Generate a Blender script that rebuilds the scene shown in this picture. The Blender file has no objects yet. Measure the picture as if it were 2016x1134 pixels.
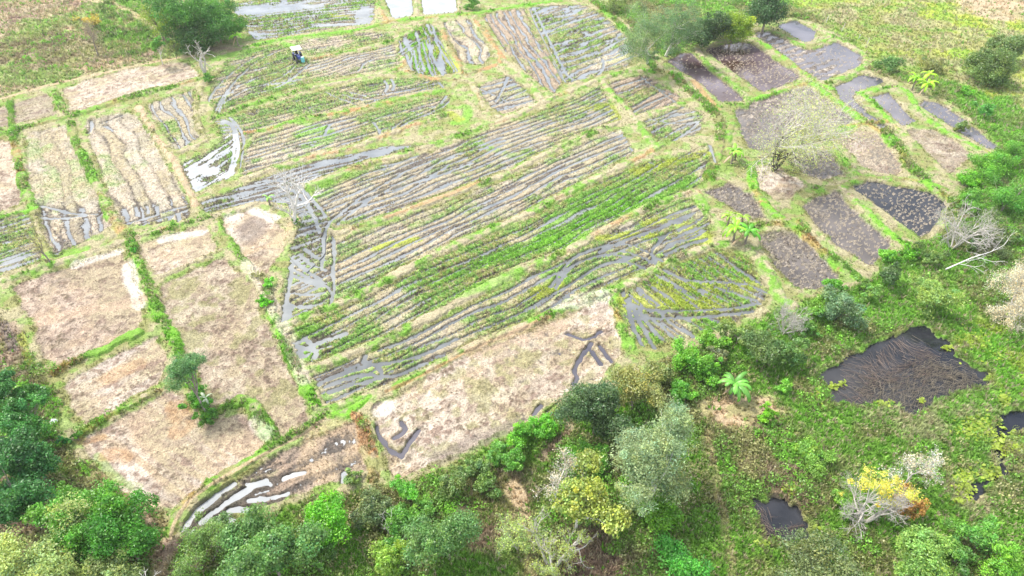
import bpy, math, random
import numpy as np
from mathutils import Vector, Matrix
random.seed(7)
RNG = np.random.default_rng(11)
SC = bpy.context.scene
COL = SC.collection
# ------------------------------------------------------------------ camera, world, sun, exposure
CAM_H = 50.0
PITCH = math.radians(40.0)
F = 1362.0                      # focal length in photo pixels (photo 2016 x 1134)
cam_d = bpy.data.cameras.new('camera')
cam_d.sensor_width = 36.0
cam_d.lens = 36.0 * F / 2016.0
cam_d.clip_start = 0.5
cam_d.clip_end = 20000
cam = bpy.data.objects.new('camera', cam_d)
COL.objects.link(cam)
cam.location = (0, 0, CAM_H)
cam.rotation_euler = (math.radians(90) - PITCH, 0, 0)
SC.camera = cam

SUN_EL = math.radians(56)
SUN_DIR = Vector((-0.80, 0.50, 0)).normalized() * math.cos(SUN_EL) + Vector((0, 0, math.sin(SUN_EL)))
world = bpy.data.worlds.new("World")
SC.world = world
world.use_nodes = True
wn = world.node_tree
sky = wn.nodes.new('ShaderNodeTexSky')
sky.sky_type = 'NISHITA'
sky.sun_disc = False
sky.sun_elevation = SUN_EL
sky.sun_rotation = math.atan2(SUN_DIR.x, SUN_DIR.y)
sky.air_density = 1.0
sky.dust_density = 3.0
sky.ozone_density = 1.0
bg = wn.nodes['Background']
bg.inputs['Strength'].default_value = 0.15
tcw = wn.nodes.new('ShaderNodeTexCoord')
mpw = wn.nodes.new('ShaderNodeMapping'); mpw.inputs['Scale'].default_value = (1.6, 1.6, 4.0)
nzw = wn.nodes.new('ShaderNodeTexNoise'); nzw.inputs['Scale'].default_value = 1.7; nzw.inputs['Detail'].default_value = 6; nzw.inputs['Roughness'].default_value = .6
rpw = wn.nodes.new('ShaderNodeMapRange'); rpw.inputs[1].default_value = .42; rpw.inputs[2].default_value = .62
mxw = wn.nodes.new('ShaderNodeMix'); mxw.data_type = 'RGBA'
wn.links.new(tcw.outputs['Generated'], mpw.inputs['Vector']); wn.links.new(mpw.outputs[0], nzw.inputs['Vector'])
wn.links.new(nzw.outputs['Fac'], rpw.inputs[0]); wn.links.new(rpw.outputs[0], mxw.inputs['Factor'])
wn.links.new(sky.outputs['Color'], mxw.inputs['A']); mxw.inputs['B'].default_value = (7.6, 7.5, 7.4, 1)
wn.links.new(mxw.outputs['Result'], bg.inputs['Color'])
sun_d = bpy.data.lights.new('sun', 'SUN')
sun_d.energy = 2.5
sun_d.angle = math.radians(5.0)
sun_d.color = (1.0, 0.95, 0.87)
sun = bpy.data.objects.new('sun', sun_d)
COL.objects.link(sun)
sun.rotation_euler = SUN_DIR.to_track_quat('Z', 'Y').to_euler()
SC.view_settings.view_transform = 'Standard'
SC.view_settings.look = 'None'
SC.view_settings.gamma = 1.0
SC.view_settings.exposure = 1.08
SC.cycles.max_bounces = 5
SC.cycles.diffuse_bounces = 2
SC.cycles.glossy_bounces = 2
SC.cycles.transmission_bounces = 3
SC.cycles.transparent_max_bounces = 4

# ------------------------------------------------------------------ helpers
def P(u, v, h=0.0):
    """photo pixel -> world point on the level z = h"""
    dx = (u - 1008.0) / F
    dy = (567.0 - v) / F
    t = (CAM_H - h) / (math.sin(PITCH) - dy * math.cos(PITCH))
    return (dx * t, (math.cos(PITCH) + dy * math.sin(PITCH)) * t, h)

def depth(u, v, h=0.0):
    dy = (567.0 - v) / F
    return (CAM_H - h) / (math.sin(PITCH) - dy * math.cos(PITCH))

def PL(s):
    """'u,v u,v ...' -> array of world xy"""
    out = []
    for w in s.split():
        a, b = w.split(',')
        p = P(float(a), float(b))
        out.append(p[:2])
    return np.array(out)

def tag(o, label, cat=None, group=None, kind=None):
    o['label'] = label
    if cat: o['category'] = cat
    if group: o['group'] = group
    if kind: o['kind'] = kind
    return o

def _hash(ix, iy, seed):
    h = (ix.astype(np.int64) * 374761393 + iy.astype(np.int64) * 668265263 + seed * 982451653) & 0xffffffff
    h = ((h ^ (h >> 13)) * 1274126177) & 0xffffffff
    h = h ^ (h >> 16)
    return (h & 0xffff) / 65535.0

def vn(x, y, seed=0):
    ix = np.floor(x); iy = np.floor(y)
    fx = x - ix; fy = y - iy
    fx = fx * fx * (3 - 2 * fx); fy = fy * fy * (3 - 2 * fy)
    a = _hash(ix, iy, seed); b = _hash(ix + 1, iy, seed)
    c = _hash(ix, iy + 1, seed); d = _hash(ix + 1, iy + 1, seed)
    return (a * (1 - fx) + b * fx) * (1 - fy) + (c * (1 - fx) + d * fx) * fy

def fbm(x, y, scale, octv=3, seed=0):
    s = 0; a = 1.0; t = 0
    c, sn = 0.8, 0.6
    X = x / scale; Y = y / scale
    for k in range(octv):
        s = s + a * vn(X, Y, seed + k * 17); t += a
        X, Y = (X * c - Y * sn) * 2.03 + 5.1, (X * sn + Y * c) * 2.03 + 1.7
        a *= 0.5
    return s / t

def sst(a, b, x):
    t = np.clip((x - a) / (b - a), 0, 1)
    return t * t * (3 - 2 * t)

def seg_dist(x, y, pts, closed=False):
    d = np.full(x.shape, 1e9)
    n = len(pts)
    for k in range(n if closed else n - 1):
        a = pts[k]; b = pts[(k + 1) % n]
        e = b - a; L = max(float(e @ e), 1e-9)
        t = np.clip(((x - a[0]) * e[0] + (y - a[1]) * e[1]) / L, 0, 1)
        d = np.minimum(d, np.hypot(x - a[0] - t * e[0], y - a[1] - t * e[1]))
    return d

def in_poly(x, y, pts):
    r = np.zeros(x.shape, bool)
    n = len(pts)
    for k in range(n):
        a = pts[k]; b = pts[(k + 1) % n]
        if abs(a[1] - b[1]) < 1e-9: continue
        c = ((a[1] > y) != (b[1] > y)) & (x < (b[0] - a[0]) * (y - a[1]) / (b[1] - a[1]) + a[0])
        r ^= c
    return r

def smooth_line(pts, it=2):
    for _ in range(it):
        q = [pts[0]]
        for a, b in zip(pts[:-1], pts[1:]):
            q += [a * .75 + b * .25, a * .25 + b * .75]
        q.append(pts[-1]); pts = np.array(q)
    return pts

def smooth_ring(pts, it=1, q_=.2):
    for _ in range(it):
        q = []
        n = len(pts)
        for k in range(n):
            a = pts[k]; b = pts[(k + 1) % n]
            q += [a * (1 - q_) + b * q_, a * q_ + b * (1 - q_)]
        pts = np.array(q)
    return pts

# ------------------------------------------------------------------ materials
def mat_new(name):
    m = bpy.data.materials.new(name); m.use_nodes = True
    nt = m.node_tree
    return m, nt, nt.nodes['Principled BSDF']

def N(nt, t, **kw):
    n = nt.nodes.new(t)
    for k, v in kw.items():
        if isinstance(v, (int, float, tuple)) and k in [i.name for i in n.inputs]:
            n.inputs[k].default_value = v
        else:
            setattr(n, k, v)
    return n

def ground_mat():
    m, nt, b = mat_new('earth_and_grass')
    L = nt.links.new
    at = N(nt, 'ShaderNodeAttribute', attribute_name='cover')
    geo = N(nt, 'ShaderNodeNewGeometry')
    n1 = N(nt, 'ShaderNodeTexNoise'); n1.inputs['Scale'].default_value = 1.3; n1.inputs['Detail'].default_value = 8; n1.inputs['Roughness'].default_value = 0.72
    n2 = N(nt, 'ShaderNodeTexNoise'); n2.inputs['Scale'].default_value = 6.5; n2.inputs['Detail'].default_value = 5; n2.inputs['Roughness'].default_value = 0.75
    L(geo.outputs['Position'], n1.inputs['Vector']); L(geo.outputs['Position'], n2.inputs['Vector'])
    r1 = N(nt, 'ShaderNodeMapRange'); r1.inputs[1].default_value = .3; r1.inputs[2].default_value = .7; r1.inputs[3].default_value = .70; r1.inputs[4].default_value = 1.25
    r2 = N(nt, 'ShaderNodeMapRange'); r2.inputs[1].default_value = .32; r2.inputs[2].default_value = .68; r2.inputs[3].default_value = .48; r2.inputs[4].default_value = 1.5
    L(n1.outputs['Fac'], r1.inputs[0]); L(n2.outputs['Fac'], r2.inputs[0])
    mu = N(nt, 'ShaderNodeMath', operation='MULTIPLY'); L(r1.outputs[0], mu.inputs[0]); L(r2.outputs[0], mu.inputs[1])
    vm = N(nt, 'ShaderNodeVectorMath', operation='SCALE'); L(at.outputs['Color'], vm.inputs[0]); L(mu.outputs[0], vm.inputs['Scale'])
    L(vm.outputs[0], b.inputs['Base Color'])
    wt = N(nt, 'ShaderNodeAttribute', attribute_name='wet')
    rr = N(nt, 'ShaderNodeMapRange'); rr.inputs[3].default_value = .92; rr.inputs[4].default_value = .45
    L(wt.outputs['Fac'], rr.inputs[0]); L(rr.outputs[0], b.inputs['Roughness'])
    b.inputs['Specular IOR Level'].default_value = .25
    bp = N(nt, 'ShaderNodeBump'); bp.inputs['Strength'].default_value = 1.0; bp.inputs['Distance'].default_value = .16
    L(n2.outputs['Fac'], bp.inputs['Height']); L(bp.outputs['Normal'], b.inputs['Normal'])
    return m

def water_mat(name, c1, c2, rough=.06, spec=.5, nscale=.35):
    m, nt, b = mat_new(name)
    L = nt.links.new
    geo = N(nt, 'ShaderNodeNewGeometry')
    n = N(nt, 'ShaderNodeTexNoise'); n.inputs['Scale'].default_value = nscale; n.inputs['Detail'].default_value = 5
    L(geo.outputs['Position'], n.inputs['Vector'])
    r = N(nt, 'ShaderNodeValToRGB'); r.color_ramp.elements[0].position = .35; r.color_ramp.elements[1].position = .65
    r.color_ramp.elements[0].color = (*c1, 1); r.color_ramp.elements[1].color = (*c2, 1)
    L(n.outputs['Fac'], r.inputs[0]); L(r.outputs[0], b.inputs['Base Color'])
    b.inputs['Roughness'].default_value = rough
    b.inputs['Specular IOR Level'].default_value = spec; b.inputs['IOR'].default_value = 1.42
    n2 = N(nt, 'ShaderNodeTexNoise'); n2.inputs['Scale'].default_value = 3.0; n2.inputs['Detail'].default_value = 3
    L(geo.outputs['Position'], n2.inputs['Vector'])
    bp = N(nt, 'ShaderNodeBump'); bp.inputs['Strength'].default_value = .05; bp.inputs['Distance'].default_value = .02
    L(n2.outputs['Fac'], bp.inputs['Height']); L(bp.outputs['Normal'], b.inputs['Normal'])
    return m

def foliage_mat(name, use_obj=True, trans=.42):
    m = bpy.data.materials.new(name); m.use_nodes = True
    nt = m.node_tree; L = nt.links.new
    nt.nodes.remove(nt.nodes['Principled BSDF'])
    out = nt.nodes['Material Output']
    at = N(nt, 'ShaderNodeAttribute', attribute_name='cover')
    src = at.outputs['Color']
    if use_obj:
        oi = N(nt, 'ShaderNodeObjectInfo')
        vm = N(nt, 'ShaderNodeVectorMath', operation='MULTIPLY')
        L(at.outputs['Color'], vm.inputs[0]); L(oi.outputs['Color'], vm.inputs[1]); src = vm.outputs[0]
    d = N(nt, 'ShaderNodeBsdfDiffuse'); t = N(nt, 'ShaderNodeBsdfTranslucent')
    mx = N(nt, 'ShaderNodeMixShader'); mx.inputs[0].default_value = trans
    L(src, d.inputs['Color']); L(src, t.inputs['Color'])
    L(d.outputs[0], mx.inputs[1]); L(t.outputs[0], mx.inputs[2])
    g = N(nt, 'ShaderNodeBsdfGlossy'); g.inputs['Roughness'].default_value = .45; g.inputs['Color'].default_value = (1, 1, 1, 1)
    m2 = N(nt, 'ShaderNodeMixShader'); m2.inputs[0].default_value = .035
    L(mx.outputs[0], m2.inputs[1]); L(g.outputs[0], m2.inputs[2])
    L(m2.outputs[0], out.inputs['Surface'])
    return m

def plain_mat(name, c, rough=.7, noise=.25, scale=4.0, metal=0.0):
    m, nt, b = mat_new(name); L = nt.links.new
    tc = N(nt, 'ShaderNodeTexCoord')
    n = N(nt, 'ShaderNodeTexNoise'); n.inputs['Scale'].default_value = scale; n.inputs['Detail'].default_value = 5
    L(tc.outputs['Object'], n.inputs['Vector'])
    r = N(nt, 'ShaderNodeValToRGB'); r.color_ramp.elements[0].position = .3; r.color_ramp.elements[1].position = .7
    r.color_ramp.elements[0].color = (*[k * (1 - noise) for k in c], 1); r.color_ramp.elements[1].color = (*[min(1, k * (1 + noise)) for k in c], 1)
    L(n.outputs['Fac'], r.inputs[0]); L(r.outputs[0], b.inputs['Base Color'])
    b.inputs['Roughness'].default_value = rough; b.inputs['Metallic'].default_value = metal
    return m

M_GROUND = ground_mat()
M_WATER = water_mat('muddy_water', (.15, .165, .17), (.23, .245, .245))
M_WATER_PALE = water_mat('glare_water', (.25, .27, .28), (.36, .37, .37))  # white sky glare on the water, put into a pale base colour
M_MURK = water_mat('murky_water', (.062, .054, .050), (.120, .105, .095), nscale=.3)
M_WATER_DARK = water_mat('dark_muddy_water', (.10, .11, .115), (.165, .178, .18))
M_POND = water_mat('pond_water', (.012, .014, .018), (.030, .031, .036))
M_BROWN = water_mat('brown_water', (.050, .026, .022), (.13, .105, .12), nscale=.16)
M_SLATE = water_mat('slate_water', (.055, .055, .070), (.12, .115, .135), nscale=.2)
M_LEAF = foliage_mat('leaves')
M_BLADE = foliage_mat('grass_blades', use_obj=False)
M_BARK = plain_mat('grey_bark', (.26, .22, .19), .9, .3, 3)
M_BARK_DARK = plain_mat('dark_bark', (.07, .06, .055), .9, .3, 3)
M_BARK_ASH = plain_mat('ash_grey_wood', (.52, .49, .45), .85, .2, 3)
M_BARK_PALE = plain_mat('bleached_wood', (.74, .71, .67), .8, .15, 3)

PAL = dict(
    straw=(.39, .345, .22), pale=(.54, .475, .385), pink=(.46, .345, .245), mud=(.115, .098, .082),
    clay=(.21, .175, .15), lush=(.16, .375, .035), green=(.165, .33, .045), olive=(.25, .255, .10),
    orange=(.42, .25, .12), dark=(.060, .105, .030), brown=(.20, .15, .10), yel=(.34, .40, .06),
    tan=(.47, .36, .23), grey=(.27, .25, .235), white=(.66, .61, .55), umber=(.30, .215, .165))
PAL = {k: np.array(v) for k, v in PAL.items()}
# ------------------------------------------------------------------ ground grid (one sheet to the horizon)
NX, NY = 1480, 980
ys_f = 13.0 * (178.0 / 13.0) ** (np.linspace(0, 1, NY))
near = np.array([-3000, -1200, -500, -200, -80, -30, -10, 0, 6, 10, 12])
far = np.array([182, 188, 196, 210, 235, 280, 360, 500, 800, 1400, 3000, 7000])
ys = np.concatenate([near, ys_f, far])
s_f = np.linspace(-1, 1, NX)
s_o = np.array([1.02, 1.06, 1.12, 1.2, 1.35, 1.6, 2.1, 3.2, 6, 14, 40])
ss = np.concatenate([-s_o[::-1], s_f, s_o])
wrow = np.clip(ys, 20, 400) * 0.69 + 31.0
X = (ss[None, :] * wrow[:, None]).astype(float)
Y = np.repeat(ys[:, None], len(ss), 1).astype(float)
RY, RX = X.shape
X = X.ravel(); Y = Y.ravel()
NV = X.size
print('verts', NV)
# ---- base relief and cover: rough grassland
n_a = fbm(X, Y, 9.0, 3, 1)
n_b = fbm(X, Y, 2.2, 3, 2)
n_c = fbm(X, Y, .55, 2, 3)
n_d = fbm(X, Y, 30.0, 2, 4)
n_e = fbm(X, Y, 4.0, 3, 5)
n_f = fbm(X, Y, 1.0, 3, 6)
Z = (n_b - .5) * .30 + (n_c - .5) * .12 + .03
WZ = np.full(NV, -9.0)         # water level at the vertex
FID = np.zeros(NV, np.int32)   # which field a vertex belongs to
TD = np.ones(NV)               # density of grass tufts
TH = np.full(NV, .25)          # tuft height
def mix(a, b, t): return a + (b - a) * t[:, None]
C = np.repeat(PAL['green'][None, :], NV, 0)
C = mix(C, PAL['olive'], sst(.4, .6, n_a))
C = mix(C, PAL['straw'], sst(.56, .72, n_e) * .6)

def bbox(pts, m):
    lo = pts.min(0) - m; hi = pts.max(0) + m
    return np.nonzero((X > lo[0]) & (X < hi[0]) & (Y > lo[1]) & (Y < hi[1]))[0]

def zone(s, cols, soft=1.2, dens=None, th=None, amp=None):
    """rough vegetation zone; cols = list of (palette, noise id, lo, hi, strength)"""
    pts = smooth_ring(PL(s))
    ix = bbox(pts, soft)
    x, y = X[ix], Y[ix]
    wob = (n_b[ix] - .5) * 3.0 * soft
    ins = in_poly(x, y, pts)
    d = seg_dist(x, y, pts, True)
    sd = np.where(ins, d, -d) + wob
    w = sst(-soft, soft, sd)
    nz = dict(a=n_a, b=n_b, c=n_c, d=n_d, e=n_e, f=n_f)
    c = None
    for (p, k, lo, hi, st) in cols:
        if c is None: c = np.repeat(PAL[p][None, :], len(ix), 0)
        else: c = mix(c, PAL[p], sst(lo, hi, nz[k][ix]) * st)
    C[ix] = mix(C[ix], c, w)
    if dens is not None: TD[ix] = TD[ix] * (1 - w) + dens * w
    if th is not None: TH[ix] = TH[ix] * (1 - w) + th * w
    if amp is not None: Z[ix] += w * amp * ((n_e[ix] - .5) + (n_b[ix] - .5) * .6)

def stroke(s, width, pal, strength=1.0, h=0.0, dens=None, th=None, noise=.5, smooth=1, infield=True, nlo=.3, nhi=.6):
    pts = smooth_line(PL(s), smooth)
    ix = bbox(pts, width * 1.6 + .5)
    if not infield: ix = ix[FID[ix] == 0]
    d = seg_dist(X[ix], Y[ix], pts) + (n_b[ix] - .5) * width * noise + (n_c[ix] - .5) * width * .3 * noise
    w = 1 - sst(width * .30, width * .56, d)
    C[ix] = mix(C[ix], PAL[pal], w * strength * sst(nlo - .3, nhi - .2, n_f[ix]))
    if h: Z[ix] += w * h
    if dens is not None: TD[ix] = np.where(w > .3, dens, TD[ix])
    if th is not None: TH[ix] = TH[ix] * (1 - w) + th * w
    return ix, w

# zones outside the fields -------------------------------------------------
zone('-200,-80 330,-80 420,60 400,118 300,118 110,165 -60,205 -300,260', [('umber', 'a', 0, 1, 1), ('tan', 'e', .30, .52, .9), ('straw', 'b', .4, .55, .6), ('olive', 'f', .5, .62, .5), ('green', 'a', .55, .66, .6)], 2, dens=1.0, th=.24, amp=.5)
zone('215,-30 300,-5 330,40 300,110 200,120 180,80', [('olive', 'a', 0, 1, 1), ('green', 'b', .4, .6, .9), ('dark', 'e', .5, .7, .6)], 2, th=.3, amp=.9)
zone('-40,120 110,140 200,125 230,100 120,60 0,90', [('olive', 'a', 0, 1, 1), ('brown', 'b', .4, .6, .7), ('straw', 'e', .5, .6, .6)], 2)
zone('1540,-80 2200,-80 2300,60 2030,260 1940,200 1780,170 1720,120 1620,30 1560,20', [('yel', 'a', 0, 1, .6), ('olive', 'a', .35, .55, .75), ('green', 'b', .45, .6, .55), ('straw', 'e', .42, .62, .55)], 2, dens=.8, th=.2, amp=.5)
zone('1840,-60 2150,-60 2150,30 2040,40 1960,45 1890,20', [('tan', 'a', 0, 1, 1), ('straw', 'b', .4, .6, .7), ('olive', 'e', .55, .7, .6)], 2, dens=.5, th=.2)
zone('1700,120 1800,150 1900,180 2016,200 2100,330 2060,600 1900,620 1760,560 1760,480 1850,470 1870,400 1800,340 1760,260 1860,250 1960,300 1900,220', [('green', 'a', 0, 1, 1), ('lush', 'b', .4, .6, .75), ('olive', 'e', .5, .7, .5)], 1.5, dens=1.5, th=.28, amp=.5)
zone('1560,590 1700,560 1860,520 2300,500 2400,1300 1000,1300 380,1250 330,1080 500,1020 740,960 900,920 1080,820 1200,740 1400,680', [('green', 'a', 0, 1, 1), ('lush', 'b', .42, .6, .45), ('olive', 'e', .42, .62, .75), ('brown', 'a', .62, .74, .3)], 1.5, dens=1.6, th=.26, amp=.45)
zone('1700,820 1900,790 2016,830 2016,960 1900,1000 1780,940 1620,900 1640,850', [('green', 'a', 0, 1, 1), ('olive', 'e', .4, .6, .8), ('straw', 'b', .5, .66, .6)], 1.5, dens=1.6, th=.28)
zone('1860,640 2100,620 2100,820 1960,760 1900,700', [('lush', 'a', 0, 1, 1), ('yel', 'b', .4, .6, .7), ('green', 'e', .5, .7, .8)], 1.5, dens=1.8, th=.26)
zone('1440,880 1560,860 1640,900 1640,1000 1560,1070 1480,1050 1440,960', [('olive', 'a', 0, 1, 1), ('umber', 'b', .6, .75, .5), ('green', 'e', .40, .6, .8)], 1.5, dens=1.8, th=.28)
zone('-300,560 20,570 60,650 80,720 120,790 130,860 300,1000 330,1080 330,1300 -400,1300', [('olive', 'a', 0, 1, 1), ('umber', 'b', .35, .6, .8), ('green', 'e', .5, .7, .8)], 1.5, dens=1.1, th=.24, amp=.3)
zone('330,960 350,1000 345,1180 270,1250 300,1100', [('tan', 'a', 0, 1, 1), ('umber', 'b', .4, .6, .7)], 1.2, dens=.35, th=.2)
zone('1070,1040 1200,1010 1260,1134 1230,1180 1060,1180', [('umber', 'a', 0, 1, 1), ('olive', 'b', .45, .6, .6), ('brown', 'e', .45, .6, .7)], 1.2, dens=.9, th=.3)
zone('1370,790 1440,770 1530,780 1550,820 1480,835 1450,860 1390,830', [('tan', 'a', 0, 1, 1), ('olive', 'b', .5, .6, .7)], .8, dens=.35, th=.2)
zone('1440,870 1480,850 1540,900 1600,960 1560,980 1500,960', [('olive', 'a', 0, 1, 1), ('umber', 'b', .4, .6, .8)], 1.2)
zone('870,940 1000,900 1080,930 1060,1080 940,1100 900,1010', [('olive', 'a', 0, 1, 1), ('umber', 'b', .4, .6, .8), ('green', 'e', .45, .6, .8)], 1.2, dens=1.4,th=.27)
stroke('1392,850 1398,900 1412,940 1405,975 1428,1010 1424,1050 1442,1090 1436,1134', 0.8, 'tan', .45, dens=.9)
stroke('1015,950 1030,1000 1042,1060 1046,1134 1040,1200', 1.3, 'tan', .5, dens=.6)
stroke('1010,960 1022,985', 1.6, 'tan', .8, dens=.3)
stroke('1080,745 1130,840 1100,870 1070,900', 1.2, 'umber', .8, dens=.5)
# the tan strips between the fields: everything in the fields' outline starts as dry bund soil
FIELDS_OUT = '-60,205 110,165 300,120 420,100 430,70 480,70 450,-40 900,-50 1180,-20 1270,90 1310,115 1380,80 1480,50 1530,30 1610,45 1710,110 1710,140 1860,190 1975,290 1920,350 1870,400 1850,470 1765,500 1720,545 1620,590 1520,610 1440,660 1300,720 1190,770 1060,830 880,925 770,965 700,965 560,1000 340,1070 320,1000 130,900 100,760 30,640 -60,600'
zone(FIELDS_OUT, [('olive', 'a', 0, 1, 1), ('straw', 'b', .35, .6, .75), ('green', 'f', .48, .62, .55)], .5, dens=.9, th=.16)

# ------------------------------------------------------------------ fields
FL = []
def field(s, kind, label, **k):
    FL.append((s, kind, label, k))
def D(a, b, c, d): return (a, b, c, d)
# left block
field('-80,225 20,203 100,182 116,226 25,246 -80,275', 'dry', 'small grey broken-soil plot at the left edge under the tan path', mix=(.5, .2, .1, .4), ridge=D(20, 240, 100, 215), amp=.05, tone=.8)
field('120,174 175,155 263,131 371,120 400,148 352,163 300,174 250,187 205,204 150,222 134,215', 'dry', 'long pale fallow plot below the rough scrub in the upper left', mix=(.9, .3, .0, .35), ridge=D(150, 210, 380, 140), amp=.05)
field('-90,290 22,268 52,400 -20,425 -90,440', 'dry', 'pinkish dry plot cut by the left edge beside a green bund', mix=(.6, .6, .0, .3), amp=.04)
field('45,262 140,243 205,398 228,442 98,512 76,440 56,388', 'plough', 'narrow straw-covered plot with wet ruts at its lower end', d=D(100, 270, 160, 420), sp=1.9, amp=.10, wl=-.075, wl2=.06, wline=D(60, 405, 200, 400), mix=(.75, .35, .05, .1))
field('160,238 268,214 372,392 379,432 240,446 206,378', 'plough', 'straw plot with long ruts and puddles at both ends', d=D(200, 250, 280, 420), sp=2.0, amp=.10, wl=-.075, wl2=.055, wline=D(230, 405, 380, 380), mix=(.7, .25, .12, .1))
field('280,206 386,172 381,225 400,268 345,300 316,258', 'plough', 'small muddy weed-grown plot under the dead tree', d=D(300, 215, 340, 290), sp=1.6, amp=.12, wl=.035, mix=(.45, .3, .45, .1))
field('-80,440 62,414 76,465 94,515 -80,560', 'plough', 'waterlogged plot with curved ruts at the left edge', d=D(0, 480, 90, 450), sp=1.2, amp=.14, wl=.09, mix=(.4, .1, .6, .1))
field('12,562 238,487 260,520 290,622 280,655 180,698 108,728 84,712 58,640', 'dry', 'large reddish-brown bare plot on the left', mix=(.1, 1.0, .05, .25), amp=.05, tone=.86)
field('270,478 405,437 436,490 370,523 305,545 272,503', 'dry', 'small pale pink plot above the tall fallow strip', mix=(.3, .7, .05, .8), amp=.03)
field('427,430 500,405 562,445 568,482 530,540 500,538 466,497 440,455', 'dry', 'pale pink plot with a grey damp centre beside the bleached bare tree', mix=(.3, .7, .05, .5), amp=.04, grey=(495, 450, 45))
field('305,562 438,500 500,560 520,620 560,700 608,785 616,835 548,862 500,785 415,800 392,760 355,695 322,632', 'dry', 'long straw-brown fallow strip with a tree at its lower left corner', mix=(.6, .4, .35, .05), amp=.06, tone=.90)
field('118,757 205,705 312,655 335,692 322,755 265,785 160,845 125,800', 'dry', 'pink straw plot between two green bunds on the left', mix=(.5, .7, .05, .7), ridge=D(150, 820, 320, 720), amp=.05)
field('150,865 330,768 365,772 392,822 425,824 490,802 530,872 505,898 440,935 360,985 335,1010 250,985 190,930', 'dry', 'broad pale pink plot with grassy curved edges at lower left', mix=(.35, .85, .0, .6), ridge=D(300, 960, 200, 880), amp=.04)
field('352,1046 376,1000 430,955 520,905 610,860 700,822 728,870 728,925 700,945 640,958 600,975 545,990 490,1010 430,1038 370,1058', 'plough', 'brown muddy strip with bright flooded wheel ruts beside the footpath', d=D(400, 1020, 700, 860), sp=2.6, amp=.06, wl=-.035, wl2=.05, wline=D(545, 880, 565, 1000), mix=(.3, 1.0, .1, .2), brown=1)
field('727,803 805,760 880,715 930,692 1005,661 1083,628 1158,598 1205,580 1215,640 1240,680 1190,745 1120,775 1060,825 975,860 880,908 790,945 758,938 745,870', 'dry', 'large pale straw plot with churned wet ruts at its corners', mix=(.8, .6, .3, .45), ridge=D(760, 920, 1100, 720), amp=.09, wl=-.07)
# the long strips in the middle
field('605,738 780,668 900,608 1010,548 1112,506 1192,460 1268,417 1358,386 1400,420 1403,476 1315,510 1240,545 1158,582 1083,612 1005,644 930,674 805,740 644,803', 'plough', 'dark wet rutted strip just above the large pale straw plot', d=D(700, 745, 1180, 520), sp=1.2, amp=.15, wl=.075, mix=(.45, .15, .55, .1))
field('1214,578 1318,522 1412,488 1480,505 1518,590 1440,645 1335,672 1290,690 1248,672 1225,625', 'plough', 'wet plot with fanned ruts and bright weeds right of centre', d=D(1300, 570, 1400, 640), cur=3.0, sp=1.2, amp=.14, wl=.072, mix=(.4, .05, .9, .1))
field('556,650 719,585 829,521 904,486 1008,446 1108,393 1183,355 1258,320 1330,308 1400,280 1415,330 1380,368 1268,402 1191,445 1113,490 1008,527 880,602 779,652 612,722 572,690', 'plough', 'long rutted strip striped with bright green weeds across the middle', d=D(700, 650, 1200, 400), sp=1.16, amp=.15, wl=.062, mix=(.6, .15, .7, .2))
field('546,632 556,560 572,505 648,452 662,474 754,441 804,423 880,396 942,370 1008,349 1058,320 1116,295 1188,262 1225,250 1252,300 1183,338 1108,376 1008,429 904,470 829,505 719,569 554,636', 'plough', 'long straw-coloured rutted strip running below the bleached bare tree', d=D(700, 520, 1150, 310), sp=1.16, amp=.15, wl=.056, mix=(.75, .4, .45, .25))
field('611,374 704,337 842,299 895,279 1008,239 1110,199 1183,165 1192,185 1225,235 1188,245 1138,265 1058,303 1008,332 942,353 880,379 804,406 754,424 694,446 650,440 622,400', 'plough', 'rutted strip crossed by curving twin wheel tracks', d=D(680, 400, 1150, 220), sp=1.16, amp=.15, wl=.062, mix=(.75, .35, .45, .25))
field('390,398 440,380 504,354 562,335 624,315 690,303 760,287 842,285 704,320 609,358 590,362 612,380 640,420 655,440 640,470 640,500 600,540 565,500 585,450 590,430 560,400 504,398 400,422', 'plough', 'narrow flooded strip bending round the bleached bare tree', d=D(420, 400, 800, 290), sp=1.5, amp=.14, wl=.15, mix=(.5, .1, .5, .15))
# upper middle
field('425,150 440,122 500,96 560,86 600,115 667,110 729,98 779,84 790,128 754,137 629,160 554,180 504,194 470,205 425,228 408,195', 'plough', 'muddy weed-striped plot around the small tractor', d=D(450, 190, 760, 105), cur=3.2, sp=1.2, amp=.14, wl=.062, mix=(.6, .3, .55, .2))
field('415,240 504,212 629,179 754,154 837,153 885,165 870,173 817,181 729,203 600,228 520,252 482,280 460,335 445,290', 'plough', 'curving rutted plot left of the track crossing', d=D(520, 235, 800, 165), cur=3.0, sp=1.2, amp=.14, wl=.068, mix=(.65, .25, .55, .25))
field('474,300 500,270 579,246 729,217 860,188 888,186 880,216 792,247 689,285 624,297 562,318 470,350', 'plough', 'pale rutted plot with a vivid green weed patch', d=D(500, 320, 860, 215), sp=1.2, amp=.14, wl=.060, mix=(.7, .4, .5, .3))
field('350,322 405,300 450,265 468,262 474,290 462,345 400,372 384,382', 'plough', 'brightly reflecting flooded corner left of the wheel tracks', d=D(400, 345, 460, 310), sp=2.0, amp=.13, wl=.145, mix=(.4, .1, .4, .1))
field('783,78 842,42 866,60 872,90 905,144 850,150 815,145 800,120 783,104', 'plough', 'flooded plot with a fan of bright green weed rows', d=D(835, 80, 850, 140), sp=1.8, amp=.13, wl=.085, mix=(.2, .0, 1.2, .1))
field('868,42 930,36 972,106 952,130 905,125 885,85', 'plough', 'small plot of pale ridges running away from the camera', d=D(900, 50, 950, 120), sp=2.2, amp=.14, wl=.03, mix=(.7, .5, .2, .4))
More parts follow.
